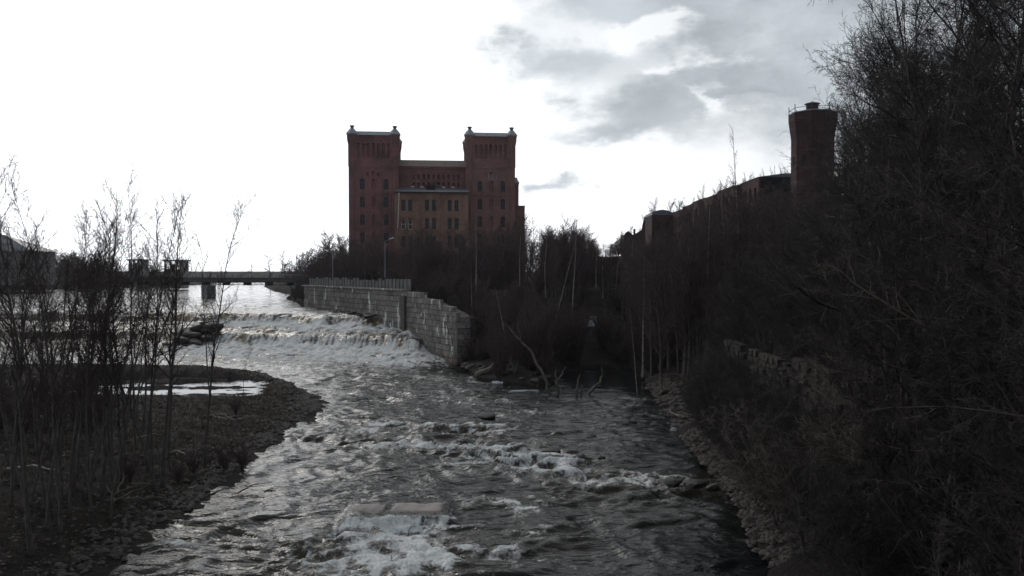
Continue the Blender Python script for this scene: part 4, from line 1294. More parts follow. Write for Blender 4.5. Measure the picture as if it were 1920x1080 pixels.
# big trees left of the mill
for k, (px, D, ty) in enumerate([(622, 205, 437), (645, 200, 446), (600, 214, 452), (578, 226, 466), (560, 236, 476), (545, 250, 488), (612, 225, 455), (590, 190, 478), (572, 196, 490), (536, 268, 494), (556, 206, 502), (632, 186, 462)]):
    x = xz(px, D); h = zz(ty, D) - gz(x, D)
    place(WB_[k % 3], x, D, 'bare_tree', 'broad bare tree on the bank left of the mill', group='broad trees left of the mill', s=h / 13, sz=h / 13)
for k in range(16):
    D = rs.uniform(172, 206); x = float(np.interp(D, [168, 185, 205], [-43.7, -50, -58])) + rs.uniform(0.3, 4)
    place(BU_[k % 3], x, D, 'bush', 'dark bush on the bank between bridge and river wall', cat='bush', group='bushes by the bridge abutment', s=rs.uniform(0.6, 0.9))
# gap wood in the centre
for k in range(46):
    px = rs.uniform(965, 1190); D = rs.uniform(118, 250)
    x = xz(px, D)
    g_ = gz(x, D)
    if g_ < 0.3: continue
    ty = np.interp(px, [965, 1000, 1050, 1080, 1110, 1125, 1160, 1190], [408, 410, 430, 415, 425, 468, 436, 445]) + rs.uniform(0, 30)
    h = zz(ty, D) - g_
    if h < 5: continue
    v = (WD_ + BI_)[k % 5] if k % 7 else BI_[0]
    place(v, x, D, 'bare_tree', where_label('# slim bare tree @ in the dark central wood', px, VALW, szw(h, 12, 16)), group='bare trees of the central wood', s=0.6 * h / 14 + 0.5, sz=h / 14)
for k in range(40):
    px = rs.uniform(900, 1400); D = rs.uniform(96, 160)
    x = xz(px, D)
    if gz(x, D) < 0.3: continue
    place(BU_[k % 3], x, D, 'bush', where_label('dark leafless bush @', px, [(1040, 'left of the flooded inlet'), (1190, 'behind the flooded inlet'), (5000, 'right of the flooded inlet')]), cat='bush', group='bushes of the side channel', s=rs.uniform(0.8, 1.5))
# right slope wood in front of the factory
for k in range(60):
    px = rs.uniform(1180, 1640); D = rs.uniform(78, 150)
    x = xz(px, D); g_ = gz(x, D)
    if g_ < 0.3: continue
    edge = np.interp(px, [1180, 1225, 1300, 1360, 1480, 1560, 1700], [455, 430, 395, 355, 335, 372, 330])
    ty = edge + rs.uniform(0, 75)
    h = zz(ty, D) - g_
    if h < 4: continue
    v = WD_[k % 4] if k % 5 else BI_[k % 2]
    place(v, x, D, 'bare_tree', where_label('# bare tree on the wooded slope below @', px, SLOPEW, szw(h, 8, 12)), group='bare trees of the right slope', s=0.6 * h / 14 + 0.55, sz=h / 14)
# trees beyond the factory roof
for k, (px, D, ty) in enumerate([(1180, 280, 425), (1215, 285, 395), (1235, 285, 383), (1252, 290, 380), (1300, 225, 358), (1330, 215, 345), (1292, 240, 365), (1345, 205, 345),
                                 (1390, 190, 322), (1420, 185, 312), (1450, 178, 305), (1468, 172, 285), (1405, 195, 322), (1440, 190, 318), (1200, 300, 410), (1270, 260, 378), (1160, 270, 435)]):
    x = xz(px, D); h = zz(ty, D) - gz(x, D)
    if 1280 < px < 1475: x += 12
    place(WB_[k % 3], x, D, 'bare_tree', 'bare tree rising behind the roofline of the right bank factory', group='bare trees behind the factory roof', s=h / 13 * 0.5 + 0.3, sz=h / 13)
# distant left bank thicket
rs = np.random.RandomState(21)
for k in range(16):
    px = rs.uniform(-60, 345); D = rs.uniform(288, 300)
    x = xz(px, D); 
    ty = np.interp(px, [-60, 60, 130, 250, 345], [475, 470, 468, 486, 500]) + rs.uniform(-4, 18)
    h = zz(ty, D) - gz(x, D)
    place(WB_[k % 3], x, D, 'bare_tree', where_label('bare tree @ in the dark belt on the far left shore', px, [(50, 'near the grey house'), (150, 'right of the grey house'), (240, 'left of the sluice houses'), (5000, 'beside the sluice houses')]), group='trees on the far left shore', s=h / 13 * 1.2, sz=h / 13)

# plant masses filling the woods (nobody could count these)
def mass(name, vars_obj, n_, pxr, Dr, topf, jit, hb, label, seed, smin=0.8, smax=1.2, hmin=3.0, hmax=30.0):
    rg = np.random.RandomState(seed)
    px = rg.uniform(pxr[0], pxr[1], n_); D = rg.uniform(Dr[0], Dr[1], n_)
    x = (px - 960) / F * D
    top = np.interp(px, topf[0], topf[1]) + rg.uniform(jit[0], jit[1], n_)
    g_ = land_h(x, D)
    h = CAMZ + (HOR - top) / F * D - g_
    wl_ = np.interp(D, [100, 110, 127, 168, 185, 205, 232, 280], [-6, -7.6, -17, -43.7, -50, -58, -64, -84])
    rv = river_z(x, D)
    ok = (g_ > 0.3) & (h > hmin) & (g_ > np.minimum(rv + 0.3, 6.2)) & ((x > wl_ + 3.2) | (px < 400)) 
    ok &= ~((np.abs(px - 1105) < 17) & (D < 120))
    inb = (x > -46) & (x < 8) & (D > 190) & (D < 240)          # keep out of the mill
    inh = (x > 45) & (x < 66) & (D > 134) & (D < 252)
    ok &= ~inb & ~inh
    P_ = np.stack([x, D], 1)[ok]; h = np.minimum(h[ok], hmax)
    return scatter_mass(name, vars_obj, P_, label, 'undergrowth', seed, smin, smax, h / hb)


_ts = {}
for o in sc.objects:
    if o.type == 'EMPTY' and o.name.split('.')[0] in ('bare_tree', 'bush'):
        ks = kids_of.get(o.name, [])
        if ks: _ts.setdefault(ks[0].data.name, ks)
src_w = [_ts[v[0].name] for v in WD_ if v[0].name in _ts]
src_b = [_ts[v[0].name] for v in WB_ if v[0].name in _ts]
src_u = [_ts[v[0].name] for v in BU_ if v[0].name in _ts]
mass('mill_wood', src_w, 150, (585, 1000), (146, 196), ([600, 660, 700, 985], [470, 452, 450, 432]), (0, 50), 14, 'dense grey brown bare wood in front of the mill', 301, 0.9, 1.3)
mass('mill_left_wood', src_b, 60, (535, 665), (176, 290), ([535, 560, 600, 640, 665], [500, 480, 455, 440, 445]), (0, 40), 13, 'bare crowns on the bank left of the mill', 310, 0.7, 1.0)
mass('central_wood', src_w, 230, (1008, 1215), (128, 290), ([950, 1000, 1050, 1080, 1110, 1125, 1160, 1215], [415, 418, 436, 424, 446, 474, 444, 450]), (0, 45), 14, 'dense dark bare wood filling the valley in the centre', 302, 0.9, 1.3)
mass('slope_wood', src_w, 240, (1180, 1700), (84, 150), ([1180, 1225, 1300, 1360, 1480, 1560, 1700], [470, 445, 408, 372, 348, 385, 340]), (0, 80), 14, 'dense dark bare wood on the right slope', 303, 0.8, 1.2)
mass('roof_line_wood', src_b, 60, (1270, 1480), (160, 235), ([1270, 1300, 1345, 1400, 1470], [385, 372, 355, 332, 318]), (0, 25), 13, 'bare crowns behind the factory roof', 304, 0.5, 0.8, 4)
mass('far_shore_wood', src_b, 200, (-120, 360), (290, 360), ([-120, 60, 130, 250, 345], [480, 474, 472, 488, 502]), (-2, 30), 13, 'dark bare wood along the far left shore', 305, 1.0, 1.4)
mass('bank_brush', src_u, 260, (590, 1010), (124, 200), ([590, 1010], [500, 520]), (0, 60), 4, 'leafless brush behind the river wall', 306, 0.9, 1.6, 1.5, 7)
mass('valley_brush', src_u, 420, (890, 1420), (92, 190), ([890, 1420], [540, 520]), (0, 120), 4, 'leafless brush on the valley floor', 307, 0.9, 1.6, 1.5, 7)
mass('shore_brush', src_u, 90, (-100, 340), (284, 296), ([-100, 340], [515, 520]), (0, 14), 4, 'low brush on the far left shore', 308, 1.6, 2.6, 1.5, 8)

rg = np.random.RandomState(41)
t = rg.rand(60); scatter_mass('shore_scrub', src_u, np.stack([-7.5 + 11 * t + rg.uniform(-.5, 1, 60), 109.5 - 17 * t + rg.uniform(1.5, 8, 60)], 1), 'low scrub on the shore below the wing wall', 'undergrowth', 42, 0.35, 0.8)

# named birches and odd trees
def odd(var, px, py, tpx, tpy, z, name, label, D=None, s=1.0, hb=16.0):
    if D is None: x, y = ground_at(px, py, z)
    else: y = D; x = xz(px, D); z = gz(x, y)
    H_ = (py - tpy) / F * y
    dx_ = (tpx - px) / F * y
    L_ = math.hypot(H_, dx_)
    o = place(var, x, y, name, label, s=s, sz=L_ / hb, lean=(0, math.atan2(dx_, H_)), z=z, rz=0)
    return o


for k in range(8):
    px = 972 + k * 16 + rs.uniform(-5, 5); D = rs.uniform(112, 136); x = xz(px, D)
    h = zz(rs.uniform(405, 440), D) - gz(x, D)
    place(BI_[k % 2] if k % 3 == 0 else WD_[k % 4], x, D, 'slim_tree', 'slim tree with bare upright trunk standing at the right foot of the mill', group='slim trees right of the mill', s=0.75, sz=h / (16 if k % 3 == 0 else 14), lean=(0, rs.uniform(-.06, .06)))
BS_ = variant('thin_birch', bb_, TF, seed=201, h=16, r=0.12, n1=14, n2=6, n3=3, t0=0.55, ratio=0.14, a=(0.4, 0.8), twig=0.012, wig0=0.02)
odd(BS_, 893, 640, 893, 440, 0, 'birch', 'straight white birch standing just right of the wing wall', D=128, s=0.75)
odd(BS_, 1030, 655, 1082, 455, 0, 'leaning_birch', 'pale birch leaning right in the middle of the central wood', D=112, s=0.7)
odd(BS_, 1197, 738, 1182, 555, 0, 'dead_pole_tree', 'thin bare pole tree standing alone in the flooded inlet', D=85, s=0.5)
odd(BS_, 1392, 608, 1252, 482, 0, 'leaning_birch', 'pale birch leaning steeply left across the dark right slope', D=92, s=0.6)
odd(BS_, 1362, 650, 1352, 380, 0, 'birch', 'left of the two tall white birches on the right slope', D=100, s=1.0)
odd(BS_, 1388, 640, 1374, 282, 0, 'birch', 'right and taller of the two tall white birches on the right slope', D=100, s=1.1)
odd(BS_, 957, 700, 930, 560, 0, 'leaning_birch', 'crooked pale birch leaning left on the bank below the wing wall', D=98, s=0.6)
odd(BS_, 885, 640, 884, 560, 0, 'birch', 'short pale birch beside the straight white one', D=126, s=0.55)


def tube_path(pts, r0, r1, matl, name, parent=None, sides=6, sub=4, wob=0.05, seed=0):
    rg = np.random.RandomState(seed)
    P = np.array(pts, float)
    t = np.linspace(0, len(P) - 1, (len(P) - 1) * sub + 1)
    Q = np.stack([np.interp(t, range(len(P)), P[:, i]) for i in range(3)], 1)
    Q[1:-1] += rg.normal(0, wob, Q[1:-1].shape)
    v, f = tubes(Q[None], np.linspace(r0, r1, len(Q))[None], sides)
    me = mesh_np(name, v, f, [matl], True)
    return link(name, me, parent)


# flooded dead trees at the inlet mouth
fx, fy = ground_at(1032, 737, 0.2)
t_ = empty('bent_dead_tree', (fx, fy, 0)); tag(t_, 'bent pale dead tree leaning left out of the water at the inlet mouth', 'tree')
tube_path([(0, 0, -0.4), (-0.6, 0, 1.9), (-2.0, 0.5, 4.4), (-4.0, 1, 6.6), (-5.0, 1.2, 7.6)], 0.2, 0.05, M['dead_wood'], 'trunk', t_, wob=0.06, seed=1)
tube_path([(-3.0, 0.7, 5.5), (-3.4, 0.7, 7.2), (-3.3, 0.7, 8.6)], 0.06, 0.02, M['dead_wood'], 'branch', t_, seed=2)
for k, (px, py, paths, lab) in enumerate([
        (1045, 738, [[(0, 0, -.3), (-.1, 0, 1.2), (.3, 0, 1.9), (.9, 0, 2.9)], [(0, 0, 1.0), (-.2, 0, 2.0), (-.1, 0, 2.6)]], 'pale forked stump standing in the water at the inlet mouth'),
        (1081, 742, [[(0, 0, -.3), (.1, 0, 1.0), (.4, 0, 2.3)], [(.5, .2, -.3), (.6, .2, 1.2)]], 'dark short snag in the water in the middle of the inlet mouth'),
        (1098, 739, [[(0, 0, -.2), (.9, 0, .7), (1.7, 0, 1.6), (1.75, 0, 3.0)]], 'dark curved branch rising from the water right of the snags'),
        (1243, 742, [[(0, 0, -.3), (-.1, 0, 1.4), (-.5, 0, 3.4)], [(0, 0, 0), (.5, 0, .8), (.7, 0, 1.6)]], 'broken snag on the low bank right of the inlet'),
        (965, 715, [[(0, 0, -.2), (0, 0, 1.0), (-.4, 0, 2.3), (-.5, 0, 3.8)], [(0, 0, 1), (.4, 0, 2.4)]], 'grey forked snag on the shore below the wing wall')]):
    x, y = ground_at(px, py, 0.1)
    t_ = empty('dead_snag', (x, y, 0)); tag(t_, lab, 'dead tree')
    for j, pth in enumerate(paths):
        tube_path(pth, 0.2 - 0.08 * j, 0.05, M['dead_wood'], 'stem', t_, wob=0.06, seed=k * 5 + j)

# near tangle on the right bank
BO_ = [variant('bough', BM_, TM if i else lit_twig, seed=180 + i, h=6.5, r=0.16, rk1=0.016, n1=13, n2=13, n3=6, n4=3, t0=0.08, ratio=1.15, a=(0.8, 1.45), up1=0.012, up2=0.01, twig=0.0062, wig0=0.06, wig=0.09, K1=13, ratio2=0.34, shp=0.35) for i in range(3)]
rs = np.random.RandomState(71)
for k, (x, y) in enumerate([(15.8, 13.5), (15.4, 18), (16.4, 21.5), (15.3, 25), (17.5, 15.5), (15.6, 29), (18.5, 24), (15.5, 33), (16.0, 38)]):
    place(BO_[1 + k % 2 if k not in (3, 6) else 0], x, y, 'arching_tree', where_label('low tree with long arching boughs @', 960 + F * x / y, [(1850, 'over the ruined wall'), (2100, 'at the lower right of the picture'), (9999, 'entering at the right edge of the picture')]),
          group='low arching trees of the near right bank', s=rs.uniform(0.85, 1.15), lean=(rs.uniform(-.1, .1), rs.uniform(-.25, -.1)))
for k, (px, D, ty, ww_) in enumerate([(1665, 34, 45, 0.8), (1612, 43, 140, 0.75), (1725, 29, -60, 0.85), (1700, 38, 10, 0.8), (1590, 56, 235, 0.8), (1775, 33, -120, 0.9), (1640, 50, 110, 0.8)]):
    x = xz(px, D); h = zz(ty, D) - gz(x, D)
    place(NR_[k % 3], x, D, 'bare_tree', ['dark spreading tree whose crown forms the upper left outline of the tangle', 'shorter spreading tree just right of the octagonal tower', 'tall spreading tree reaching above the top edge of the picture', 'spreading tree behind the crown outline of the tangle',
          'low spreading tree beside the shaft of the octagonal tower', 'very tall spreading tree left of the right edge group', 'spreading tree rising between the octagonal tower and the tall crowns'][k], s=ww_, sz=h / 15)
rs = np.random.RandomState(33)
nearp = [(14.5, 22), (17.5, 24), (16.5, 30), (21, 28), (20, 36), (17.6, 40), (25, 38), (23, 46), (19.5, 49), (28, 52), (24, 58), (20.5, 60), (31, 44), (34, 60), (29, 68), (24, 70), (38, 78), (33, 88), (13.6, 17.5), (19, 18),
         (27, 28), (30, 34), (42, 66), (37, 50), (44, 90),
         (15.8, 26), (17.2, 34), (18.5, 44), (18, 56), (22, 33), (23, 24), (26, 46), (22, 52), (33, 36), (30, 58), (36, 68), (26, 62), (17, 20), (22.5, 41), (27, 34)]
for k, (x, y) in enumerate(nearp):
    s_ = rs.uniform(0.95, 1.25)
    pl = 960 + F * (x - 2.3) / y
    ty = float(np.interp(pl, [1250, 1400, 1480, 1540, 1640, 1700, 1780], [660, 540, 385, 190, 60, -60, -350]))
    s_ = min(s_, (zz(ty, y) - gz(x, y)) / 15.0)
    if s_ < 0.22: continue
    hmax = s_; s_ = max(s_, 0.45)
    place(NR_[k % 3], x, y, 'bare_tree', where_label('# spreading bare tree @', pl, [(1450, 'just above the ruined wall'), (1600, 'below and right of the octagonal tower'), (1800, 'between the octagonal tower and the picture edge'), (9000, 'at the right edge of the picture')], szw(s_ * 15, 9, 14)), group='near trees of the right bank', s=s_, sz=hmax, lean=(rs.uniform(-.05, .05), rs.uniform(-.08, 0.04)))
for k in range(44):
    y = rs.uniform(17, 62); x = float(np.interp(y, [34, 45, 60], [11.0, 12.4, 13.0])) + rs.uniform(3.6, 13)
    place(ND_[2 if k % 6 == 5 else k % 2], x, y, 'bare_shrub', where_label('many stemmed bare shrub @', 960 + F * x / y, [(1500, 'on top of the ruined wall'), (1800, 'below the octagonal tower and its neighbouring trees'), (9999, 'by the right edge of the picture')]), cat='shrub', group='shrubs of the right bank tangle', s=rs.uniform(0.6, 1.0), lean=(rs.uniform(-.1, .1), rs.uniform(-.45, -.05)))
for k in range(34):
    y = rs.uniform(14, 46); x = float(np.interp(y, [34, 45, 60], [11.0, 12.4, 13.0])) + rs.uniform(0.6, 4.2)
    place(ND_[2 if k % 6 == 5 else k % 2], x, y, 'bare_shrub', where_label('bare shrub leaning over the river edge, rooted @', y, [(22, 'low at the bottom right of the picture'), (34, 'below the ruined wall'), (999, 'on the rubble before the ruined wall')]), cat='shrub', group='shrubs leaning over the river', s=rs.uniform(0.5, 0.95), lean=(rs.uniform(-.1, .1), rs.uniform(-.6, -.1)))
for k in range(14):
    y = rs.uniform(15, 30); x = rs.uniform(13.0, 17)
    if 960 + F * (x - 4) / y < 1440: continue
    place(NR_[k % 3], x, y, 'bare_tree', where_label('spreading bare tree hanging over the river @', y, [(20, 'in the lower right corner'), (999, 'right of the ruined wall')]), group='near trees overhanging the river', s=rs.uniform(0.6, 0.9), lean=(rs.uniform(-.05, .05), rs.uniform(-.15, -.02)))
for k in range(18):
    y = rs.uniform(66, 92); x = float(np.interp(y, [60, 77, 95], [13.0, 14.2, 15.5])) + rs.uniform(5, 22)
    place(ND_[2 if k % 6 == 5 else k % 2], x, y, 'bare_shrub', 'bare shrub on the earth slope of the right bank', cat='shrub', group='shrubs of the right bank slope', s=rs.uniform(0.6, 1.0))

src_n = [kids_of[o.name] for o in sc.objects if o.name == 'bare_shrub' or o.name == 'bare_shrub.001']
rg = np.random.RandomState(51)
y = np.concatenate([rg.uniform(38, 64, 90), rg.uniform(50, 64, 60)]); x = np.interp(y, [34, 45, 60], [11.0, 12.4, 13.0]) + rg.uniform(1.4, 4.6, 150)
scatter_mass('wall_foot_scrub', src_n, np.stack([x, y], 1), 'tangled bare scrub against the ruined stone wall', 'undergrowth', 52, 0.4, 0.85)

# far woodland, one mass at the horizon
vs = []; fs = []; o_ = 0
rg = np.random.RandomState(77)
(tv, tf), (cv, cf) = make_tree(seed=9, h=13, r=0.2, n1=22, n2=8, n3=3, t0=0.16, ratio=0.42, a=(0.5, 1.05), twig=0.04, wig0=0.04, wig=0.14)
bv = np.concatenate([tv, cv]); bf = np.concatenate([tf, cf + len(tv)])
spots = [(rg.uniform(-420, -118), rg.uniform(478, 540)) for _ in range(30)] + [(rg.uniform(60, 420), rg.uniform(300, 420)) for _ in range(22)] + [(rg.uniform(-110, -60), rg.uniform(330, 470)) for _ in range(14)]
for (x, y) in spots:
    if -150 < x < -112 and y < 476: continue
    a_ = rg.uniform(0, 6.28); s_ = rg.uniform(0.55, 0.95)
    c_, sn = math.cos(a_), math.sin(a_)
    q = np.stack([(bv[:, 0] * c_ - bv[:, 1] * sn) * s_ * 1.5, (bv[:, 0] * sn + bv[:, 1] * c_) * s_ * 1.5, bv[:, 2] * s_], 1) + np.array([x, y, gz(x, y)])
    vs.append(q); fs.append(bf + o_); o_ += len(bv)
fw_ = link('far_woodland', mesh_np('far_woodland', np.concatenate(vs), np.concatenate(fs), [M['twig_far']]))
tag(fw_, 'distant bare woodland along the horizon beyond the bridge', 'woodland', kind='stuff')

# ------------------------------------------------------------------ rocks, slabs, driftwood, litter
def rock_mesh(seed, flat=0.6, matl=None):
    rg = np.random.RandomState(seed)
    import bmesh
    bm = bmesh.new(); bmesh.ops.create_icosphere(bm, subdivisions=2, radius=1.0)
    offs = rg.normal(0, 1, (5, 3)); offs /= np.linalg.norm(offs, axis=1, keepdims=True)
    for v in bm.verts:
        for o in offs:
            dd = v.co.dot(Vector(o)) - 0.55
            if dd > 0: v.co -= Vector(o) * dd * 0.85
        v.co *= 1 + rg.uniform(-.07, .07)
        v.co.z *= flat
    me = bpy.data.meshes.new('rock'); bm.to_mesh(me); bm.free()
    me.materials.append(matl)
    return me


wet_rock = simple('wet_rock', (0.014, 0.012, 0.011), (0.04, 0.036, 0.033), 2, 0.6, 0.5)
dry_rock = simple('dry_rock', (0.028, 0.024, 0.022), (0.125, 0.11, 0.10), 1.6, 0.9, 0.5)
RW = [rock_mesh(i, 0.55, wet_rock) for i in range(3)]; RD = [rock_mesh(10 + i, 0.5, dry_rock) for i in range(5)]
for k, (px, py, w_, lab) in enumerate([(1028, 846, 1.0, 'dark wet rock breaking the surface in mid river'), (915, 779, 1.25, 'low dark rock in the upper rapids'), (1127, 857, 0.55, 'small dark rock right of the mid river rock'),
                                       (1310, 905, 1.15, 'dark rock with foam around it near the right bank'), (1255, 905, 1.3, 'broad dark rock left in the right bank rapid'), (1345, 912, .7, 'dark rock nearest the right bank in the rapid'),
                                       (1190, 790, 0.5, 'little rock by the white streaks upstream')]):
    x, y = ground_at(px, py, 0.15)
    o = link('river_rock', RW[k % 3], None, loc=(x, y, 0.05), rot=(0, 0, random.uniform(0, 6)), scl=(w_, w_ * 0.6, 0.62 if w_ > .6 else 0.4)); tag(o, lab, 'rock')
# rock outcrop at the left of the falls
oc = empty('rock_outcrop', (xz(368, 132), 132, 0)); tag(oc, 'dark layered rock outcrop splitting the falls on the left', 'rock')
for k in range(10):
    u_ = k / 9.0
    dx_ = -4.6 + 8.2 * ((k * 0.618) % 1.0); dy_ = -2.0 + 6.0 * u_
    w_ = rs.uniform(1.1, 2.1) if False else 1.2 + 0.9 * ((k * 0.37) % 1.0)
    link('ledge', (RW + RD)[k % 3] if k % 4 else RW[0], oc, loc=(dx_ * (0.8 - 0.3 * u_), dy_, 0.9 + 3.1 * u_), rot=(0.1 * math.sin(k), 0.12 * math.cos(2 * k), k * 1.7), scl=(w_ * 0.95, w_ * 0.8, w_ * 0.9))
for k in range(12):
    t = k / 11; x = -40.5 + 18 * t + random.uniform(-.6, .6); y = 163 - 28 * t - 1.5 + random.uniform(-.6, .6)
    xw = float(np.interp(y, [127, 168], [-17, -43.7]))
    o = link('shore_rock', RW[k % 3], None, loc=(xw - 1.2 - random.uniform(0, .8), y, 5.5), rot=(0, 0, random.uniform(0, 6)), scl=(random.uniform(.9, 1.7), random.uniform(.7, 1.2), 0.6))
    tag(o, 'dark wet rock at the foot of the long river wall above the falls', 'rock', 'rocks at the foot of the river wall')

for k in range(26):
    t = random.random(); x = -8.0 + 11 * t + random.uniform(-.8, .8); y = 107 - 17.5 * t + random.uniform(-.6, 3.0)
    w_ = random.uniform(0.35, 1.1)
    o = link('shore_boulder', (RW + RD)[k % 8], None, loc=(x, y, max(gz(x, y), 0.05) + 0.05), rot=(random.uniform(-.3, .3), random.uniform(-.3, .3), random.uniform(0, 6)), scl=(w_, w_ * 0.7, w_ * 0.7))
    tag(o, 'dark stone on the muddy shore between the wing wall and the inlet', 'rock', 'stones of the shore below the wing wall')

cx_, cy_ = xz(1105, 121), 121.0  # white strands put in for a patch of light between the trees
gap_light = empty('light_patch_strands', (cx_, cy_, 0)); tag(gap_light, 'white strands standing in for light seen through a gap in the dark central wood', 'light patch')
for j in range(9):
    xo = -1.0 + j * 0.25
    tube_path([(xo, 0, zz(593 + rs.uniform(0, 8) * (j < 4), 121)), (xo + 0.03, -0.5, zz(608, 121)), (xo - 0.02, -0.8, zz(622 + rs.uniform(-6, 3), 121))], 0.07, 0.11, M['ice'], 'light_strand', gap_light, sides=5, wob=0.03, seed=60 + j)

# two sunken concrete slabs
sm = simple('wet_concrete', (0.19, 0.17, 0.16), (0.32, 0.285, 0.265), 1.8, 0.65, 0.5, (1, 0.4, 1))
def rough_slab(hw_, hd, ztop_b, ztop_f, slope, seed):
    rg = np.random.RandomState(seed); nx_, ny_ = 15, 11
    xs_ = np.linspace(-1, 1, nx_); ys_ = np.linspace(-1, 1, ny_)
    XX, YY = np.meshgrid(xs_, ys_)
    z = np.where(YY > slope, ztop_f + (ztop_b - ztop_f) * (YY - slope) / (1 - slope), ztop_f - (slope - YY) / (slope + 1.001) * (ztop_f + 0.15))
    edge_ = np.maximum(np.abs(XX), np.maximum(YY, -1)) ; z = z - 0.9 * sstep(edge_, 0.86, 1.0)
    z = z + 0.05 * fbm(XX * 2 + seed, YY * 2, 3) * 2
    x_ = XX * hw_ * (1 + 0.10 * fbm(YY * 1.7 + seed, XX * 0.5, 3)); y_ = YY * hd * (1 + 0.14 * fbm(XX * 1.6 + seed, YY * .5, 3))
    idx = np.arange(nx_ * ny_).reshape(ny_, nx_)
    f = np.stack([idx[:-1, :-1], idx[:-1, 1:], idx[1:, 1:], idx[1:, :-1]], -1).reshape(-1, 4)
    return mesh_np('slab', np.stack([x_, y_, z], -1).reshape(-1, 3), f, [sm], True)


for k, ((sx, sy, a, b_), lab) in enumerate(zip(SL, ('smaller pale concrete block with water sliding over it, left of the long slab', 'long pale concrete slab across the near rapid with water pouring over its edge'))):
    o = link('concrete_slab', rough_slab(a * 1.05, b_ * 1.1, 0.37, 0.36 if k else 0.33, -0.55 if k else 0.1, k + 3), None, loc=(sx, sy, 0.05 if k else 0.13)); tag(o, lab, 'concrete block')

# boulders on the right bank
rs = np.random.RandomState(8)
for k in range(80):
    if k < 50:
        y = rs.uniform(66, 82); s = rs.uniform(-0.4, 5.5); lab, grp = 'pale angular boulder on the rubble slope of the right bank', 'boulders of the right bank rubble'
    else:
        y = rs.uniform(38, 56); s = rs.uniform(-0.5, 3.0); lab, grp = 'pale broken stone at the foot of the ruined retaining wall', 'stones below the ruined wall'
    x = float(np.interp(y, [34, 45, 60, 77, 95], [11.0, 12.4, 13.0, 14.2, 15.5])) + s
    w_ = rs.uniform(0.25, 0.8) * (0.8 if k >= 50 else 1)
    o = link('boulder', RD[k % 5], None, loc=(x, y, gz(x, y) + w_ * 0.12), rot=(rs.uniform(-.4, .4), rs.uniform(-.4, .4), rs.uniform(0, 6)), scl=(w_, w_ * 0.7, w_ * 0.8))
    tag(o, lab, 'rock', grp)
# rubble gravel as one mass
def scatter(name, n_, fx_, size, matl, label, cat, seed, flat=0.5, lift=0.02):
    rg = np.random.RandomState(seed)
    Pq = fx_(rg, n_)
    z = land_h(Pq[:, 0], Pq[:, 1])
    ok = z > 0.12
    Pq = Pq[ok]; z = z[ok]; n_ = len(z)
    base = np.array([(-1, -.6, 0), (1, -.7, 0), (.8, .7, 0), (-.9, .6, 0), (-.4, -.3, 1), (.5, -.25, .9), (.4, .3, 1.05), (-.45, .3, .85)])
    fq = np.array([(0, 1, 5, 4), (1, 2, 6, 5), (2, 3, 7, 6), (3, 0, 4, 7), (4, 5, 6, 7)])
    a = rg.rand(n_) * 6.28; s = rg.uniform(size[0], size[1], n_)
    c, sn = np.cos(a)[:, None], np.sin(a)[:, None]
    b = base[None] * (1 + rg.uniform(-.25, .25, (n_, 8, 3)))
    x = (b[..., 0] * c - b[..., 1] * sn) * s[:, None] + Pq[:, :1]
    y = (b[..., 0] * sn + b[..., 1] * c) * s[:, None] + Pq[:, 1:2]
    zz__ = b[..., 2] * s[:, None] * flat + z[:, None] - lift
    V_ = np.stack([x, y, zz__], -1).reshape(-1, 3)
    F_ = (fq[None] + (np.arange(n_) * 8)[:, None, None]).reshape(-1, 4)
    o = link(name, mesh_np(name, V_, F_, [matl])); tag(o, label, cat, kind='stuff')


def rb_pts(rg, n_):
    y = np.concatenate([rg.uniform(64, 90, n_ // 2), rg.uniform(34, 62, n_ - n_ // 2)])
    x = np.interp(y, [34, 45, 60, 77, 95], [11.0, 12.4, 13.0, 14.2, 15.5]) + np.where(y > 63, rg.uniform(-0.3, 9, n_), rg.uniform(-.3, 3.2, n_))
    return np.stack([x, y], 1)


def is_pts(rg, n_):
    y = rg.uniform(32, 108, n_); x = -17.5 - np.abs(rg.normal(0, 18, n_))
    m_ = inside(x, y, ISL)
    return np.stack([x[m_], y[m_]], 1)


def edge_pts(rg, n_):
    k = rg.randint(0, 11, n_); t = rg.rand(n_)
    P_ = np.array(ISL[:12]); q = P_[k] * (1 - t[:, None]) + P_[k + 1] * t[:, None]
    return q + rg.normal(0, 0.9, (n_, 2)) + np.array([-0.9, -0.3])


scatter('shore_stones', 5200, edge_pts, (0.06, 0.22), simple('shore_stone', (0.016, 0.014, 0.013), (0.095, 0.085, 0.078), 2.5, 0.8), 'wet stones along the island shore', 'stones', 14, 0.5, 0.0)
scatter('rubble', 5000, rb_pts, (0.08, 0.26), dry_rock, 'loose stone rubble on the right bank', 'rubble', 4)
scatter('ground_litter', 16000, is_pts, (0.03, 0.12), simple('litter', (0.03, 0.025, 0.02), (0.17, 0.145, 0.115), 6, 0.9), 'fallen leaves, sticks and pebbles on the island ground', 'ground litter', 5, 0.35)

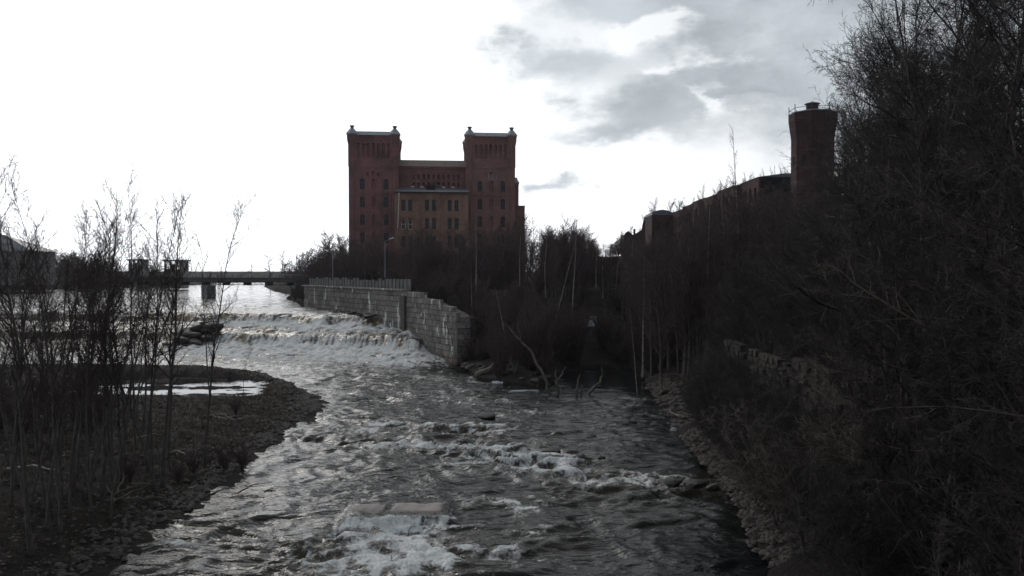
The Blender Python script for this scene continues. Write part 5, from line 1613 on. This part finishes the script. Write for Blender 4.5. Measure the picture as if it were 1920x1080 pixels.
# dead grass tufts
def tufts(name, pts, label, seed, matl, hgt=(0.2, 0.5)):
    rg = np.random.RandomState(seed)
    z = land_h(pts[:, 0], pts[:, 1]); ok = z > 0.25; pts = pts[ok]; z = z[ok]; n_ = len(z)
    nb = 5
    c = np.repeat(np.stack([pts[:, 0], pts[:, 1], z], 1), nb, 0) + rg.normal(0, 0.08, (n_ * nb, 3)) * np.array([1, 1, 0])
    h = rg.uniform(hgt[0], hgt[1], n_ * nb)
    a = rg.rand(n_ * nb) * 6.28; dx_ = np.stack([np.cos(a), np.sin(a), 0 * a], 1) * 0.018
    ln = rg.normal(0, 0.35, (n_ * nb, 3)) * h[:, None]; ln[:, 2] = h
    V_ = np.stack([c - dx_, c + dx_, c + ln], 1).reshape(-1, 3)
    o = link(name, mesh_np(name, V_, np.arange(n_ * nb * 3).reshape(-1, 3), [matl])); tag(o, label, 'grass', kind='stuff')


rg = np.random.RandomState(12)
gm = simple('dead_grass', (0.025, 0.021, 0.014), (0.10, 0.085, 0.052), 0.5, 0.9)
tufts('dead_grass', is_pts(rg, 9000), 'short dead grass on the island', 1, gm, (0.12, 0.35))
y = rg.uniform(62, 110, 5000); x = np.interp(y, [60, 77, 95, 110], [13.0, 14.2, 15.5, 16.2]) + rg.uniform(2.5, 18, 5000)
tufts('bank_grass', np.stack([x, y], 1), 'dead grass on the slope of the right bank', 2, gm, (0.2, 0.5))

# fallen branches
rs = np.random.RandomState(15)
for k, (px, py, n_, L_, m_, lab) in enumerate([
        (430, 788, 5, 1.6, 'pale_wood', 'heap of white driftwood on the island spit'),
        (395, 905, 4, 3.2, 'dead_wood', 'grey fallen branches lying over the island bank edge'),
        (205, 945, 6, 3.4, 'dead_wood', 'long fallen branches in front of the island grove'),
        (330, 858, 2, 1.3, 'pale_wood', 'two pale sticks lying in the middle of the island'),
        (250, 836, 1, 1.8, 'pale_wood', 'single pale stick among the island trunks'),
        (350, 900, 1, 1.0, 'pale_wood', 'small pale stick near the bank edge bush'),
        (1320, 800, 4, 2.6, 'dead_wood', 'grey branches lying on the right bank rubble'),
        (1275, 776, 2, 2.2, 'pale_wood', 'pale sticks sticking out of the right bank rubble')]):
    x, y = ground_at(px, py, 0.9)
    b_ = empty('fallen_branch', (x, y, gz(x, y) + 0.1)); tag(b_, lab, 'branch')
    for j in range(n_):
        a_ = rs.uniform(0, 3.14) if n_ > 1 else 0.2
        st_ = rs.normal(0, 0.5, 2) * (n_ > 1)
        e = (math.cos(a_) * L_, math.sin(a_) * L_ * 0.6, rs.uniform(0.0, 0.5) * L_ * 0.6)
        tube_path([(st_[0], st_[1], 0), (st_[0] + e[0] * .5, st_[1] + e[1] * .5, e[2] * .6 + 0.1), (st_[0] + e[0], st_[1] + e[1], e[2])], 0.055, 0.015, M[m_], 'stick', b_, sides=5, wob=0.04, seed=k * 9 + j)
# bent pale log on the left
x0, y0 = ground_at(8, 893, 0.9)
b_ = empty('fallen_log', (x0, y0, gz(x0, y0))); tag(b_, 'long bowed pale trunk lying behind the nearest island tree', 'log')
tube_path([(0, 0, 0.35), (1.6, 0, 0.55), (3.2, -0.4, 0.35), (4.4, -1.4, -0.1)], 0.07, 0.03, M['pale_wood'], 'stick', b_, wob=0.02, seed=3)
# driftwood log and ice ledges by the inlet
x, y = ground_at(915, 706, 0.3)
b_ = empty('driftwood_log', (x, y, 0.3)); tag(b_, 'thick broken trunk lying on the shore below the wing wall', 'log')
tube_path([(-1.4, 0.3, 0.0), (0, 0, 0.7), (1.6, 0.2, 1.7)], 0.42, 0.30, M['dead_wood'], 'trunk', b_, sides=8, wob=0.05, seed=5)
for k, (px, py, a, b2, lab) in enumerate([(942, 715, 1.5, 0.45, 'white ice shelf along the shore below the wing wall'), (985, 731, 1.9, 0.2, 'thin white ice edge in front of the bent dead tree'), (1272, 802, 0.75, 0.22, 'small white ice slab at the right bank rubble')]):
    x, y = ground_at(px, py, 0.25)
    s_ = MB(); n_ = 10; pts = [(a * math.cos(i * 6.283 / n_) * random.uniform(.55, 1.15), b2 * math.sin(i * 6.283 / n_ + .3) * random.uniform(.4, 1.5)) for i in range(n_)]
    s_.add([(p[0], p[1], -0.3) for p in pts] + [(p[0] * .8, p[1] * .6, random.uniform(0.1, 0.2)) for p in pts], [tuple(range(n_ - 1, -1, -1)), tuple(range(n_, 2 * n_))] + [(i, (i + 1) % n_, (i + 1) % n_ + n_, i + n_) for i in range(n_)])
    o = s_.build('ice_ledge', M['ice'], None, loc=(x, y, 0.04), rot=(0, 0, random.uniform(-.3, .3))); tag(o, lab, 'ice')

# ------------------------------------------------------------------ faint damp air over the river
hz = MB(); hz.box(-720, 720, -70, 700, -4, 62)
hm = bpy.data.materials.new('air'); hm.use_nodes = True
HN = NT(hm.node_tree); HN.n.clear()
ho = HN.new('ShaderNodeOutputMaterial'); hv = HN.new('ShaderNodeVolumePrincipled')
hv.inputs['Color'].default_value = (0.93, 0.95, 1.0, 1); hv.inputs['Density'].default_value = 0.00009; hv.inputs['Anisotropy'].default_value = 0.45
HN.l.new(hv.outputs[0], ho.inputs['Volume'])
hzo = hz.build('haze', hm); tag(hzo, 'faint haze over the river valley', kind='stuff')
sc.cycles.volume_bounces = 0
